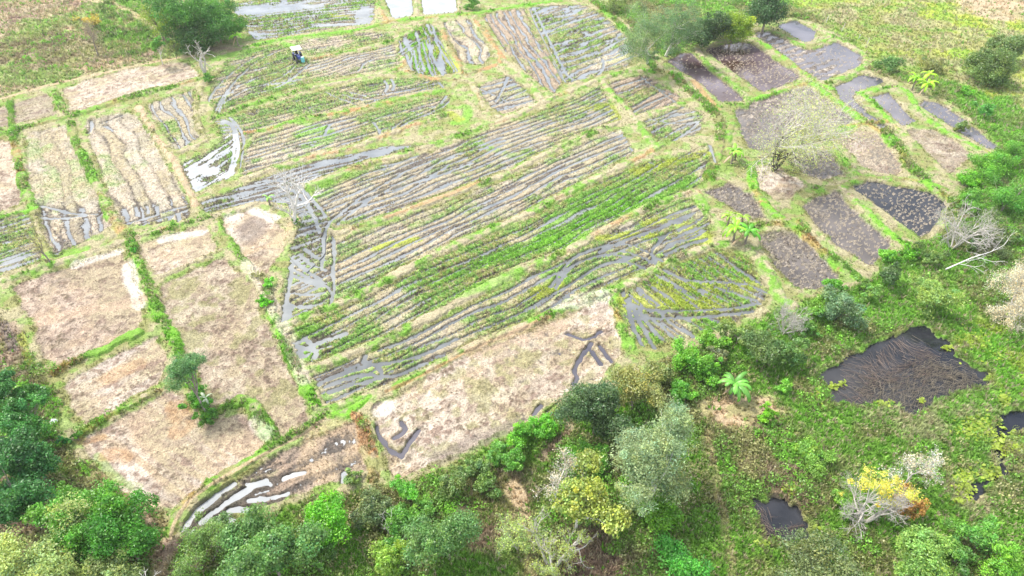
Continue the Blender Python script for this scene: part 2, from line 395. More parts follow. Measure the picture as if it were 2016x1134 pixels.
field('945,28 1034,14 1044,40 1078,100 1112,160 1092,188 1052,160 1000,110', 'plough', 'paddy of long brown ridges left of the pale flooded one at the top', d=D(1010, 50, 1080, 150), sp=1.5, amp=.15, wl=.04, mix=(.55, .5, .3, .1), brown=1)
field('1040,13 1150,8 1190,30 1262,98 1240,130 1180,146 1114,166 1086,110 1052,45', 'plough', 'pale flooded paddy with short ridges left of the white-trunked eucalyptus', d=D(1110, 110, 1230, 62), sp=2.3, amp=.14, wl=.105, mix=(.5, .3, .6, .1))
field('936,170 1000,146 1052,188 1058,206 985,228 960,208', 'plough', 'small pale plot crossed by flooded ruts in the upper middle', d=D(960, 190, 1040, 165), sp=1.8, amp=.13, wl=.07, mix=(.5, .5, .1, .4))
field('1190,162 1268,146 1345,190 1330,205 1255,226 1240,214', 'plough', 'brown ridged plot under the eucalyptus trees', d=D(1240, 205, 1320, 175), sp=1.5, amp=.15, wl=.045, mix=(.6, .4, .4, .1), brown=1)
field('1262,236 1350,206 1388,226 1382,264 1300,282 1276,262', 'plough', 'small flooded plot with short green ridges', d=D(1280, 262, 1370, 228), sp=1.8, amp=.13, wl=.085, mix=(.4, .2, .6, .1))
field('450,8 560,-10 742,-14 736,46 660,56 560,72 500,80 478,56', 'plough', 'flooded rutted paddy along the top edge beside the dark trees', d=D(500, 50, 720, 25), sp=1.9, amp=.14, wl=.115, mix=(.5, .3, .7, .2))
field('748,-15 813,-15 815,30 772,38', 'pond', 'bright sheet of water at the top edge, left of a thin bund', wl=.10, pale=1, bed=-.1)
field('826,-15 900,-12 902,24 830,30', 'pond', 'bright sheet of water at the top edge, right of a thin bund', wl=.10, pale=1, bed=-.1)
field('575,82 680,66 760,62 778,76 729,88 667,100 610,112 590,100', 'plough', 'narrow straw strip above the small tractor', d=D(600, 100, 760, 70), sp=1.2, amp=.13, wl=.04, mix=(.7, .5, .5, .2))
# right block of ponds and stubble plots
field('1308,120 1338,101 1366,103 1402,140 1474,194 1464,200 1416,202 1380,165 1332,135', 'pond', 'brown flooded plot nearest the eucalyptus trees', wl=.06, brown=1, bed=-.04, stub=.9)
field('1382,96 1450,80 1480,83 1580,150 1568,160 1500,184 1442,142', 'pond', 'wide reddish-brown flooded plot with stubble rows', wl=.05, brown=1, bed=-.0, stub=3.0)
field('1476,62 1512,58 1572,90 1597,97 1647,80 1702,109 1697,129 1617,162 1552,120', 'pond', 'heart-shaped flooded plot with straw rows near the meadow', wl=.06, bed=.0, ridge=D(1600, 145, 1690, 115), amp=.10, slate=1, stub=.8)
field('1524,50 1566,37 1612,62 1600,80 1582,84', 'pond', 'small clear pool in the upper right by the yellow-green tree', wl=.06, bed=-.15, slate=1)
field('1637,170 1695,144 1738,153 1746,163 1688,180 1682,192 1717,223 1762,258 1750,263 1702,230 1652,196', 'pond', 'hook-shaped dark pool left of the banana clump', wl=.06, bed=-.1, slate=1, stub=.5)
field('1710,189 1752,178 1782,215 1812,238 1777,250 1750,226', 'pond', 'four-sided dark pool below the banana clump', wl=.05, bed=-.05, slate=1, stub=.9)
field('1806,206 1816,195 1848,198 1905,235 1972,290 1950,298 1890,262', 'pond', 'long dark pool with straw clumps along the right thicket', wl=.05, bed=-.02, stub=2.0, slate=1)
field('1440,214 1492,195 1590,168 1636,198 1692,232 1668,248 1640,252 1560,288 1500,300 1465,290 1452,250', 'pond', 'pale grey stubble plot under the sparse spreading tree', wl=.012, bed=.03, stub=1.6, noisy=1, slate=1)
field('1530,302 1590,290 1640,302 1670,343 1622,357 1582,344', 'pond', 'grey stubble plot right of the sparse tree trunk', wl=.02, bed=.02, stub=5, noisy=1, slate=1)
field('1645,272 1690,253 1738,266 1785,333 1768,348 1702,334', 'dry', 'rounded pink stubble plot with a bluish wet patch', mix=(.5, .7, .0, .5), amp=.04, wl=.005, stub=3)
field('1780,256 1840,250 1890,280 1920,306 1872,348 1822,302', 'dry', 'brownish stubble plot against the right thicket', mix=(.6, .4, .15, .2), amp=.05, wl=.0, stub=3, tone=.85)
field('1666,364 1712,353 1830,374 1868,402 1846,440 1816,474 1760,430 1700,386', 'pond', 'dark blue pond dotted with straw stubble beside the bleached dead tree', wl=.05, bed=-.2, stub=4.5)
field('1574,405 1602,381 1652,375 1692,420 1764,480 1720,530 1640,480 1592,432', 'pond', 'dark stubble plot left of the dark blue pond', wl=.03, bed=.0, stub=8, noisy=1, slate=1)
field('1470,332 1520,322 1592,360 1560,393 1522,395 1482,365', 'dry', 'pale pink bare plot at the foot of the sparse tree', mix=(.4, .7, .0, .6), amp=.04)
field('1382,376 1430,355 1482,380 1514,428 1480,438 1432,408', 'pond', 'dark grey stubble plot above the banana clump', wl=.01, bed=.03, stub=5, noisy=1, slate=1, weedy=1)
field('1482,456 1560,450 1600,482 1664,545 1640,568 1572,573 1522,530', 'pond', 'grey-brown stubble plot right of the banana clump', wl=.01, bed=.03, stub=5, noisy=1, slate=1, weedy=1)
# ponds in the lower right
field('1607,731 1652,716 1667,699 1727,666 1762,656 1790,640 1823,634 1878,676 1883,699 1948,729 1950,756 1888,766 1838,796 1793,819 1763,797 1702,799 1637,791 1630,766', 'pond', 'large dark pond choked with dead reeds', wl=-.15, bed=-.6)
field('1476,975 1500,978 1530,966 1552,985 1574,994 1604,1030 1596,1060 1556,1072 1530,1058 1508,1056 1500,1030 1484,1012', 'pond', 'small dark pond near the bottom right', wl=-.15, bed=-.6)
field('1950,862 1975,805 2040,800 2060,850 2000,850 1972,872 1985,915 2010,925 1970,942 1922,986 1890,984 1900,962 1938,932 1962,918', 'pond', 'winding dark channel with floating plants at the right edge', wl=-.15, bed=-.6)

FO = []   # field records
FLOOR = -.22
for fi, (s, kind, label, k) in enumerate(FL):
    pts = PL(s)
    pts = smooth_ring(pts, 1, .1)
    ix = bbox(pts, .1)
    ins = in_poly(X[ix], Y[ix], pts)
    ix = ix[ins]
    x, y = X[ix], Y[ix]
    d = seg_dist(x, y, pts, True)
    dn = d + (n_b[ix] - .5) * .9 + (n_c[ix] - .5) * .5 - .05
    w = sst(.0, .55, dn)
    m = k.get('mix', (.6, .4, .2, .2))
    seed = 100 + fi * 7
    na = fbm(x, y, 7, 3, seed); nb = fbm(x, y, 1.6, 3, seed + 1); nc = fbm(x, y, .5, 2, seed + 2)
    nd = fbm(x, y, .22, 2, seed + 3)
    if kind == 'plough':
        a = np.array(P(*k['d'][:2])[:2]); b = np.array(P(*k['d'][2:])[:2])
        e = (b - a) / np.linalg.norm(b - a); nrm = np.array([-e[1], e[0]])
        al = (x - a[0]) * e[0] + (y - a[1]) * e[1]
        ac = (x - a[0]) * nrm[0] + (y - a[1]) * nrm[1]
        warp = (fbm(al, ac, 14, 2, seed + 4) - .5) * k.get('cur', 1.3) + (fbm(al / 3.5, ac, 1.8, 2, seed + 5) - .5) * .95 + (nc - .5) * .16
        ph = ac / k['sp'] + warp
        row = np.floor(ph)
        rh = _hash(row + 50, row * 0 + seed, 3)           # every ridge its own height
        t = np.abs((ph - row) - .5) * 2                    # 0 crest .. 1 furrow
        prof = 1 - sst(.46 + .24 * rh, .77 + .17 * rh, t + (nb - .5) * .30 + .075 * np.sin(al * 15 + rh * 40 + nb * 9) + (nd - .5) * .34 + (nc - .5) * .22)
        brk = sst(.30, .40, fbm(al / 5, ph * 2.7, .8, 2, seed + 6))   # ridges that break off
        amp = k['amp'] * 1.45
        zf = FLOOR + amp * (prof * (.45 + .55 * brk) * 1.15 + (rh - .5) * .18) + (nb - .5) * .05 + (nc - .5) * .07 + (na - .5) * .07 + (nd - .5) * .10
        wl = FLOOR + k['wl'] * 1.16
        if 'wl2' in k:
            # wetter beyond a line (the bed dips there)
            p0 = np.array(P(*k['wline'][:2])[:2]); p1 = np.array(P(*k['wline'][2:])[:2])
            n2 = np.array([-(p1 - p0)[1], (p1 - p0)[0]]); n2 /= np.linalg.norm(n2)
            side = -((x - p0[0]) * n2[0] + (y - p0[1]) * n2[1])
            zf = zf - (k['wl2'] - k['wl']) * sst(-1.0, 2.0, side + (nb - .5) * 3)
        g = sst(.60 - .35 * min(m[2], 1), .71 - .21 * min(m[2], 1), na * .5 + rh * .22 + nb * .28 + .02)
        c = mix(np.repeat(PAL['straw'][None], len(ix), 0), PAL['pale'], sst(.38, .62, nb * .6 + rh * .4) * m[0])
        c = mix(c, PAL['pink'], sst(.4, .6, fbm(x, y, 5, 2, seed + 8)) * m[1] * .6)
        c = mix(c, PAL['grey'] * np.array([1.0, 1.06, .95]) * 1.2, sst(.48, .65, fbm(x, y, 2.2, 2, seed + 11)) * .38)
        c = mix(c, PAL['clay'], sst(.5, .7, nd) * .55)
        if k.get('brown'): c = mix(c, PAL['umber'], np.full(len(ix), .55))
        gc = mix(np.repeat((PAL['olive'] * .5 + PAL['yel'] * .5)[None], len(ix), 0), PAL['lush'], sst(.40, .58, nb * .5 + nd * .5))
        c = mix(c, gc, g * min(1, .35 + m[2] * .6) * sst(.25, .5, nd + nb * .3))
        grn = g * min(1, m[2] + .2)
        above = zf - wl
        wet = 1 - sst(.03, .12, above + (nd - .5) * .04)
        c = mix(c, PAL['mud'] * .8, wet * .92)  # wet mud carried up the furrow walls, their shade darkened into the same colour
        td = np.where(above > .02, .25 + 1.1 * grn, 0); th = .10 + .10 * grn
    elif kind == 'dry':
        amp = k.get('amp', .05)
        zf = FLOOR + .10 + (nb - .5) * amp + (nc - .5) * amp * 1.8 + (nd - .5) * .12 + (na - .5) * .08
        c = mix(np.repeat(PAL['straw'][None], len(ix), 0), PAL['pink'], sst(.35, .6, na) * min(1, m[1] * .6) + min(1, m[1]) * .35)
        st = nb
        if 'ridge' in k:
            a = np.array(P(*k['ridge'][:2])[:2]); b = np.array(P(*k['ridge'][2:])[:2])
            e = (b - a) / np.linalg.norm(b - a)
            al = (x - a[0]) * e[0] + (y - a[1]) * e[1]; ac = -(x - a[0]) * e[1] + (y - a[1]) * e[0]
            st = fbm(al / 7, ac, .8, 3, seed + 4)
            zf = zf + (st - .5) * amp * 1.6
        c = mix(c, PAL['white'], sst(.44, .62, st * .5 + na * .5) * m[3])
        c = mix(c, PAL['pale'], sst(.4, .6, fbm(x, y, 3, 3, seed + 9)) * m[0] * .7)
        c = mix(c, PAL['umber'] * .8, sst(.50, .66, nc) * .5 + sst(.52, .66, st) * .4)
        c = mix(c, PAL['brown'] * .7, sst(.58, .70, nd * .6 + nb * .4) * .75)
        c = mix(c, PAL['olive'], sst(.50, .66, fbm(x, y, 1.3, 3, seed + 10)) * m[2] * 1.6 if m[2] else np.zeros(len(ix)))
        c = c * k.get('tone', 1.0)
        if 'grey' in k:
            gx, gy, _ = P(k['grey'][0], k['grey'][1]); gr = k['grey'][2] * depth(k['grey'][0], k['grey'][1]) / F
            c = mix(c, PAL['clay'], (1 - sst(gr * .3, gr * .8, np.hypot(x - gx, (y - gy) * .6) + (nb - .5) * 2)) * .75)
        wl = FLOOR + .10 + k['wl'] - .06 if 'wl' in k else -9
        above = zf - wl
        wet = 1 - sst(.0, .05, above) if 'wl' in k else np.zeros(len(ix))
        td = np.full(len(ix), .10 + m[2] * .6); th = np.full(len(ix), .06)
    else:
        bed = k['bed']; wl = FLOOR + k['wl']
        if k['bed'] < -.3: wl = -.22; bed = -.9
        nz = (nb - .5) * .05 + (nc - .5) * .12 + (na - .5) * .09 + (nd - .5) * (.12 if k.get('noisy') else .05)
        zf = FLOOR + bed + nz
        if bed < -.3:
            dn = dn + (n_f[ix] - .5) * 1.6 + .1; zf = -.8 + sst(1.2, 0, dn) * .45 + nz; w = sst(-.05, .35, dn)
        if 'ridge' in k:
            a = np.array(P(*k['ridge'][:2])[:2]); b = np.array(P(*k['ridge'][2:])[:2])
            e = (b - a) / np.linalg.norm(b - a)
            ac = -(x - a[0]) * e[1] + (y - a[1]) * e[0]
            zf = zf + k['amp'] * (1 - sst(.3, .8, np.abs(((ac / 1.9 + nb) % 1) - .5) * 2)) * sst(.4, .5, na)
        c = np.repeat(PAL['grey'][None], len(ix), 0)
        c = mix(c, PAL['clay'], sst(.35, .65, nb))
        c = mix(c, PAL['pale'], sst(.55, .7, nc) * .6)
        if k.get('brown'): c = mix(c, PAL['umber'] * .7, np.full(len(ix), .6))
        if k.get('weedy'): c = mix(c, PAL['olive'], sst(.45, .6, na) * .7); c = c * .8
        above = zf - wl
        wet = 1 - sst(.0, .05, above)
        td = np.where(above > .02, .25, 0) * (3 if k.get('weedy') else 1); th = np.full(len(ix), .12)
    Z[ix] = Z[ix] * (1 - w) + zf * w
    C[ix] = mix(C[ix], c, sst(.1, .45, dn))
    TD[ix] = TD[ix] * (1 - w) + td * w; TH[ix] = TH[ix] * (1 - w) + th * w
    WZ[ix] = wl
    FID[ix] = fi + 1
    FO.append(dict(pts=pts, kind=kind, label=label, k=k, wl=wl, ix=ix))
# nothing outside the fields may lie under their water
out = FID == 0
Z[out] = np.maximum(Z[out], .0 + (n_c[out] - .5) * .06)
for _f in FO:
    if _f['k'].get('bed', 0) < -.3:
        _ix = bbox(_f['pts'], 2.0); _d = seg_dist(X[_ix], Y[_ix], _f['pts'], True); _s = 1 - sst(.1, .9, _d); _o = FID[_ix] == 0
        Z[_ix] = np.where(_o, Z[_ix] * (1 - _s) - .12 * _s, Z[_ix]); C[_ix] = mix(C[_ix], PAL['umber'], _s * .35 * _o)
# ------------------------------------------------------------------ bunds (raised banks between the plots)
def bund(s, width=1.15, h=.26, cols=('straw', 'green'), green=.5, dens=1.3, th=.15):
    if cols[1] == 'lush': width *= .85
    pts = smooth_line(PL(s), 2)
    ix = bbox(pts, width + 1)
    x, y = X[ix], Y[ix]
    d = seg_dist(x, y, pts) + (n_b[ix] - .5) * .9 + (n_c[ix] - .5) * .45 + .05
    w = 1 - sst(width * .22, width * .62, d)
    top = w * h * (.75 + .5 * n_e[ix])
    Z[ix] = np.maximum(Z[ix], np.where(w > 0, -.20 + (.20 + top) * np.minimum(1, w * 1.3), -9))
    c = mix(np.repeat(PAL[cols[0]][None], len(ix), 0), PAL[cols[1]], sst(.75 - green * .5, .92 - green * .5, n_f[ix] * .55 + n_e[ix] * .45 + .12))
    c = mix(c, PAL['orange'], sst(.56, .70, n_a[ix] * .6 + n_b[ix] * .4) * .75)
    c = mix(c, PAL['straw'] * .8, sst(.55, .72, n_c[ix] * .5 + n_f[ix] * .5) * .7)
    C[ix] = mix(C[ix], c, sst(.05, .5, w))
    TD[ix] = np.where(w > .3, dens * sst(.38, .55, n_b[ix] * .6 + n_e[ix] * .4), TD[ix]); TH[ix] = TH[ix] * (1 - w) + th * w * (.6 + .8 * n_e[ix])

GB = dict(cols=('olive', 'green'), green=.62, dens=1.8, th=.20)
bund('-60,268 0,263 62,250 125,233 160,224 205,208 250,193 300,182 350,170 390,156', 1.5, .3, **GB)
bund('27,262 30,290 38,316 45,359 55,392 68,412', 1.3, .3, **GB)
bund('68,412 74,436 76,464 86,492 98,517', 1.1, .2, ('straw', 'olive'))
bund('-40,436 20,424 68,412', 1.0, .2, ('olive', 'lush'), .7)
bund('138,240 150,284 170,321 185,354', 1.3, .3, **GB)
bund('185,354 200,384 213,422 233,446', 1.3, .25, ('straw', 'green'), .6)
bund('272,212 295,245 308,275 323,284 340,316 358,349 375,382 386,404', 1.1, .22, ('tan', 'olive'), .3)
bund('398,160 390,200 383,225 395,262 410,276 380,290 345,303 330,290', 1.2, .22, ('straw', 'olive'), .5)
bund('20,200 22,225 24,250', 1.2, .25, **GB)
bund('108,182 118,200 126,222', 1.4, .28, **GB)
bund('-80,570 0,556 100,522 175,500 238,478 296,461 346,443 400,431 440,421 504,401', 1.3, .24, ('straw', 'green'), .35)
bund('296,464 330,452 346,446', 1.0, .25, **GB)
bund('235,446 242,456', 2.2, .25, ('olive', 'green'), .4)
bund('258,469 265,502 283,534 296,560 300,590 315,624 336,651 351,686 356,721 372,750 391,774', 1.3, .28, ('olive', 'lush'), .6, dens=1.7, th=.2)
bund('258,462 262,500', 1.4, .3, **GB)
bund('283,534 292,560 300,590 318,610', 1.2, .3, **GB)
bund('391,774 395,800 401,811 426,814 476,786 501,796 514,819 524,839 541,870', 1.3, .30, **GB)
bund('432,432 437,455 446,470 470,500 500,540', 1.1, .22, ('olive', 'green'), .4)
bund('436,494 400,508 370,524 340,535 305,548', .9, .18, ('straw', 'olive'), .3)
bund('108,732 135,720 150,712 175,700', 1.0, .3, **GB)
bund('175,700 215,685 240,668 272,657', 1.0, .3, ('olive', 'green'), .8)
bund('160,855 190,836 225,814 263,797 290,780', 1.1, .28, ('olive', 'lush'), .55, th=.2)
bund('290,780 326,766 345,760', 1.0, .15, ('straw', 'olive'), .4)
bund('504,545 520,548 528,590 545,650 572,705 590,735 605,770 622,800', 1.4, .28, ('green', 'lush'), .75, dens=1.9, th=.2)
bund('640,812 670,820 700,806 729,783', 1.6, .22, ('olive', 'lush'), .7)
bund('640,812 605,845 560,868 504,900 426,945 376,976 345,1018 338,1050', 1.2, .22, ('olive', 'green'), .6, th=.2)
stroke('640,824 606,852 560,876 504,905 426,950 376,982 346,1024 334,1070', .35, 'tan', .9, dens=.1)
bund('705,820 718,850 728,900 735,940', 1.4, .2, ('olive', 'orange'), .4, th=.2)
bund('625,808 644,808 729,780 805,749 880,709 930,683 1005,653 1083,620 1158,590 1208,570', 1.0, .24, ('straw', 'green'), .5)
stroke('760,772 805,754 880,714 930,688 1005,658 1083,625', .4, 'orange', .7)
bund('600,733 612,729 779,661 880,606 1010,538 1113,498 1191,452 1268,410 1358,378', 1.35, .26, ('straw', 'green'), .35)
bund('545,645 554,641 719,578 829,514 904,479 1008,437 1108,384 1183,346 1258,313 1300,285', 1.35, .26, ('straw', 'green'), .45)
bund('640,452 662,462 694,452 754,432 804,414 880,387 942,361 1008,340 1058,311 1116,285 1188,253 1221,240', 1.15, .26, ('straw', 'green'), .3)
stroke('760,430 804,414 880,387 942,361', .7, 'orange', .65)
bund('609,367 704,329 754,316 842,290 895,270 960,248 1008,230 1083,195 1133,175 1183,155 1240,140 1280,140', 1.5, .26, ('straw', 'green'), .4)
bund('480,352 504,344 562,326 624,306 689,294 740,274 792,254 860,233 890,222', 1.4, .26, ('straw', 'green'), .35)
bund('420,234 504,203 554,190 629,170 692,158 754,145 800,132 792,112', 1.2, .22, ('straw', 'green'), .5)
bund('475,262 520,258 579,238 650,226 729,210 817,188 870,180', 1.2, .22, ('orange', 'green'), .5)
bund('600,120 667,105 729,94 779,79 820,55', 1.0, .2, ('straw', 'green'), .5)
bund('480,95 559,76 616,70 659,65 717,58 742,50 762,43 830,36 930,28 1000,16 1100,2', 1.8, .26, ('green', 'lush'), .5)
bund('742,0 748,20 762,40', 1.2, .2, ('straw', 'green'), .5)
bund('819,-20 821,32', .9, .2, ('straw', 'green'), .3)
bund('903,-20 905,26', .9, .2, ('straw', 'olive'), .3)
bund('872,60 880,90 905,125 912,150 900,160 840,154 800,140', 1.1, .2, ('orange', 'olive'), .5)
bund('935,40 960,70 985,105 992,120 960,136 915,148', 1.3, .22, ('orange', 'olive'), .4)
bund('992,120 1040,155 1060,185 1068,205', 1.2, .22, ('straw', 'green'), .4)
bund('930,165 950,205 980,230', 1.3, .22, ('straw', 'olive'), .4)
bund('1185,160 1200,178 1232,212 1250,232 1268,262 1290,290', 1.1, .22, ('straw', 'green'), .6)
bund('1250,232 1290,222 1345,203', 1.0, .2, ('straw', 'green'), .5)
bund('1165,0 1200,30 1240,70 1272,110 1290,135', 1.8, .22, ('green', 'lush'), .5, dens=2, th=.28)
bund('1276,140 1300,140 1330,150 1360,182 1400,215 1425,250 1415,290 1395,350', 2.2, .25, ('olive', 'lush'), .5, dens=2, th=.25)
stroke('1365,160 1390,190 1410,215', 1.6, 'orange', .7)
bund('1372,97 1395,130 1440,165 1478,198 1470,208', 1.2, .26, ('straw', 'green'), .5)
bund('1470,210 1440,206 1418,210', 1.3, .2, **GB)
bund('1478,198 1510,190 1580,165 1600,165', 1.4, .2, ('olive', 'lush'), .6)
bund('1483,78 1520,95 1560,125 1600,160 1636,175', 1.3, .25, ('olive', 'lush'), .6)
bund('1512,54 1560,82 1590,92 1620,82 1640,74', 1.0, .2, ('olive', 'lush'), .6)
bund('1610,168 1640,162 1700,135 1712,115 1680,92 1640,72 1600,50', 1.3, .2, ('straw', 'green'), .5)
bund('1600,165 1640,195 1660,210 1700,240 1735,262 1760,290', 1.5, .25, ('olive', 'lush'), .7)
bund('1690,187 1705,190 1740,225 1775,262 1790,268', 1.2, .22, ('straw', 'lush'), .6)
bund('1690,184 1760,170 1790,180 1800,205 1830,240 1900,280 1950,305', 1.4, .22, ('straw', 'lush'), .7)
bund('1560,294 1640,258 1690,246 1740,240', 1.6, .2, ('orange', 'lush'), .5)
bund('1640,262 1640,290 1680,340 1700,350 1790,352 1860,372', 1.4, .22, ('olive', 'lush'), .6)
bund('1745,262 1770,290 1790,330 1830,365 1870,395', 2.0, .28, ('green', 'lush'), .8, dens=2, th=.25)
bund('1605,372 1650,370 1665,364 1700,352', 1.3, .2, ('olive', 'green'), .5)
bund('1658,372 1700,410 1740,450 1775,482 1800,490', 1.5, .26, ('straw', 'lush'), .6)
bund('1480,330 1480,365 1500,395 1530,430 1560,440 1600,480 1640,515 1690,550', 1.7, .28, ('orange', 'lush'), .7)
bund('1570,440 1600,478 1650,520 1700,555', 1.3, .3, **GB)
bund('1440,245 1428,290 1470,325 1500,320', 1.4, .2, ('olive', 'green'), .6)
bund('1370,380 1400,430 1440,450 1480,445 1560,440', 1.6, .2, ('straw', 'green'), .5)
bund('1405,484 1440,478 1470,480 1520,540 1530,590 1560,600', 1.5, .2, ('straw', 'green'), .6, dens=1.6)
bund('1313,515 1371,494 1409,482', 1.1, .22, ('straw', 'green'), .3)
bund('1208,572 1260,549 1313,518', 1.1, .22, ('straw', 'green'), .5)
bund('1205,575 1218,630 1240,680', 1.1, .16, ('straw', 'green'), .5)
# tan path under the rough scrub
stroke('-100,225 0,194 60,178 110,164 220,140 300,122 380,110', .9, 'tan', .9, dens=.25)
stroke('0,60 60,45 120,25 190,5', .7, 'tan', .7, dens=.4)
stroke('180,0 230,10 270,30 300,60', 1.8, 'tan', .7, dens=.4)
stroke('385,100 430,95 470,98', 2.0, 'umber', .7, dens=.5)

# ------------------------------------------------------------------ wheel tracks
def track(s, width=.46, dp=.10, berm=.09):
    pts = smooth_line(PL(s), 2)
    ix = bbox(pts, width * 2 + .5)
    x, y = X[ix], Y[ix]
    d = seg_dist(x, y, pts) + (n_c[ix] - .5) * .22 + (n_f[ix] - .5) * .18
    fl = np.where(WZ[ix] > -5, WZ[ix] - dp, Z[ix] - .08)
    g = 1 - sst(width * .40, width * .62, d)
    bm = np.exp(-((d - width * .95) / (width * .28)) ** 2)
    Z[ix] = np.where(FID[ix] > 0, Z[ix] + bm * berm * (.5 + n_c[ix]), Z[ix])
    Z[ix] = Z[ix] * (1 - g) + np.minimum(fl, Z[ix]) * g
    TD[ix] = np.where(d < width * .9, TD[ix] * .2, TD[ix])
    # wheel-lug cleats of mud along the groove
TR = """504,359 529,354 562,357 587,364 604,382 619,397 634,414 642,427
504,371 534,364 567,369 589,382 604,399 614,419 624,439 629,459
804,334 729,377 704,392 679,412 659,427 644,444 638,469 637,504 632,524
815,345 749,379 717,399 694,417 669,434 658,454 656,479 659,509 654,529 659,568 650,600
564,504 599,529 642,559 655,580
562,522 604,544 639,564
446,225 466,243 478,265 481,284 473,321 461,352
413,240 440,236 462,250 463,284 458,321 443,362
579,123 549,140 504,152 470,168 440,192 423,222
560,160 504,168 463,185 436,205 430,222
500,112 476,128 441,155 411,190 406,225
674,185 704,195 742,195 792,185 855,173
684,180 717,188 767,183 855,165 905,152 940,145 980,125
757,158 764,170 757,180
770,155 777,168 772,177
842,68 810,85 782,105
846,74 815,92 788,108
800,105 804,125 811,140
815,98 818,120 824,143
822,92 830,120 836,140
832,85 840,115 850,148 875,173
837,78 852,110 865,140 887,168
860,85 872,105 890,133
858,72 875,93 905,145
845,40 855,58 860,85
882,178 877,193 862,208 825,222 787,240 770,255 754,280
895,170 890,195 867,213 830,228 790,245 780,265 767,284
1083,567 1113,522 1148,494 1183,484 1221,479 1248,482 1279,497 1309,517 1330,530
1093,567 1126,519 1158,509 1198,497 1233,494 1258,502 1286,517 1321,539 1359,554 1434,554 1484,562 1510,575
1233,591 1271,611 1359,611 1434,608 1496,596
1246,626 1333,626 1409,621 1484,613
1238,586 1241,634 1266,681
1245,600 1256,626 1288,684
1260,610 1273,634 1303,666
1270,618 1296,636 1341,674
1300,615 1321,636 1369,664
1335,622 1364,634 1399,659
1380,622 1409,631 1434,646
1228,581 1225,570
1258,566 1278,585 1296,599
1288,566 1310,580 1328,594
1328,566 1350,577 1371,589
1379,569 1410,582 1434,594
1410,565 1450,578 1490,590
742,837 742,850 759,875 775,890 792,898
825,845 812,862 800,880 790,897
790,828 800,845 778,860
1161,684 1183,714
1181,679 1206,711
1118,656 1158,669 1183,651
1165,672 1148,696 1128,726 1138,741 1130,755
1066,796 1051,813
1116,786 1078,811
351,1045 391,1000 426,972 460,950
396,1025 441,990 489,958 520,945
451,1003 489,1000 520,1008
431,1015 466,1025 441,1035
485,950 510,950 529,950
490,985 530,978 564,970
559,940 580,933 599,928
677,930 674,958
245,439 301,422 346,407 376,402
243,452 300,434 351,417 376,407
275,444 321,439 338,424
265,404 270,422
288,402 291,417
308,404 310,418
351,419 351,439
105,499 140,484 200,464 238,459
105,507 175,482 225,468
73,402 113,409 140,419 188,419
70,425 110,428 150,424 190,418
165,236 160,250 163,262
178,235 180,250 172,262
200,240 225,232 240,225
205,245 222,255
1240,290 1262,308 1285,322
1340,262 1390,272 1410,290
1262,228 1300,240 1350,244 1375,238
1320,280 1350,262 1375,242
940,172 970,185 1000,200
1000,150 990,175 975,200
1050,170 1010,188 985,200
1262,120 1230,135 1190,146 1150,160
1040,16 1060,60 1095,130 1116,170 1150,165 1190,150
1050,14 1072,60 1104,125 1124,160 1160,150
1060,178 1120,172 1170,155 1190,135 1186,115
430,232 455,240 468,262 470,300 455,345
504,122 470,150 440,185 425,215
560,95 520,110 480,140 450,175 432,215
590,120 560,150 520,165
610,125 580,150 545,172 500,185
700,115 720,112 740,105
705,140 720,120 735,116
745,195 700,215 672,230
640,180 660,190 700,205
700,232 650,240 640,262
735,240 750,260 745,280
790,262 770,285 748,290
660,345 720,330 790,320 830,300
830,340 860,320 900,300 960,290
845,350 880,325 920,308
690,405 730,385 800,365 860,345 930,320
590,500 610,520 640,530
600,490 625,510 645,512
575,540 610,555 645,565
560,575 600,580 640,575
555,600 600,605 640,595
575,520 570,560 560,610
585,680 620,690 650,680
600,665 625,690 618,705
650,770 700,755 760,740
640,760 690,740 730,735 760,745 840,715
1105,540 1130,520 1170,505 1210,500 1240,505
1140,548 1180,520 1220,512 1255,520 1300,545 1350,572
1180,495 1230,470 1290,455 1340,430
1195,505 1250,480 1310,462
1310,500 1350,480 1390,470
1290,515 1280,490 1320,455
1240,225 1270,205 1320,185
1270,160 1300,175 1340,192
1262,150 1290,172 1330,200
645,745 700,728 740,712 752,735 748,745
720,700 715,712 752,718 830,700 900,665"""
for ln in TR.split('\n'):
    track(ln)
for ln in """351,1045 391,1000 426,972
396,1025 441,990 489,958 520,945
451,1003 489,1000 520,1008
430,1020 466,1025 441,1035""".split('\n'):
    track(ln, .65, .08, .10)
track('1395,275 1405,300 1412,320', .8)
track('570,600 560,640 556,650', .9)
track('596,700 585,690 640,672 680,655', .6)

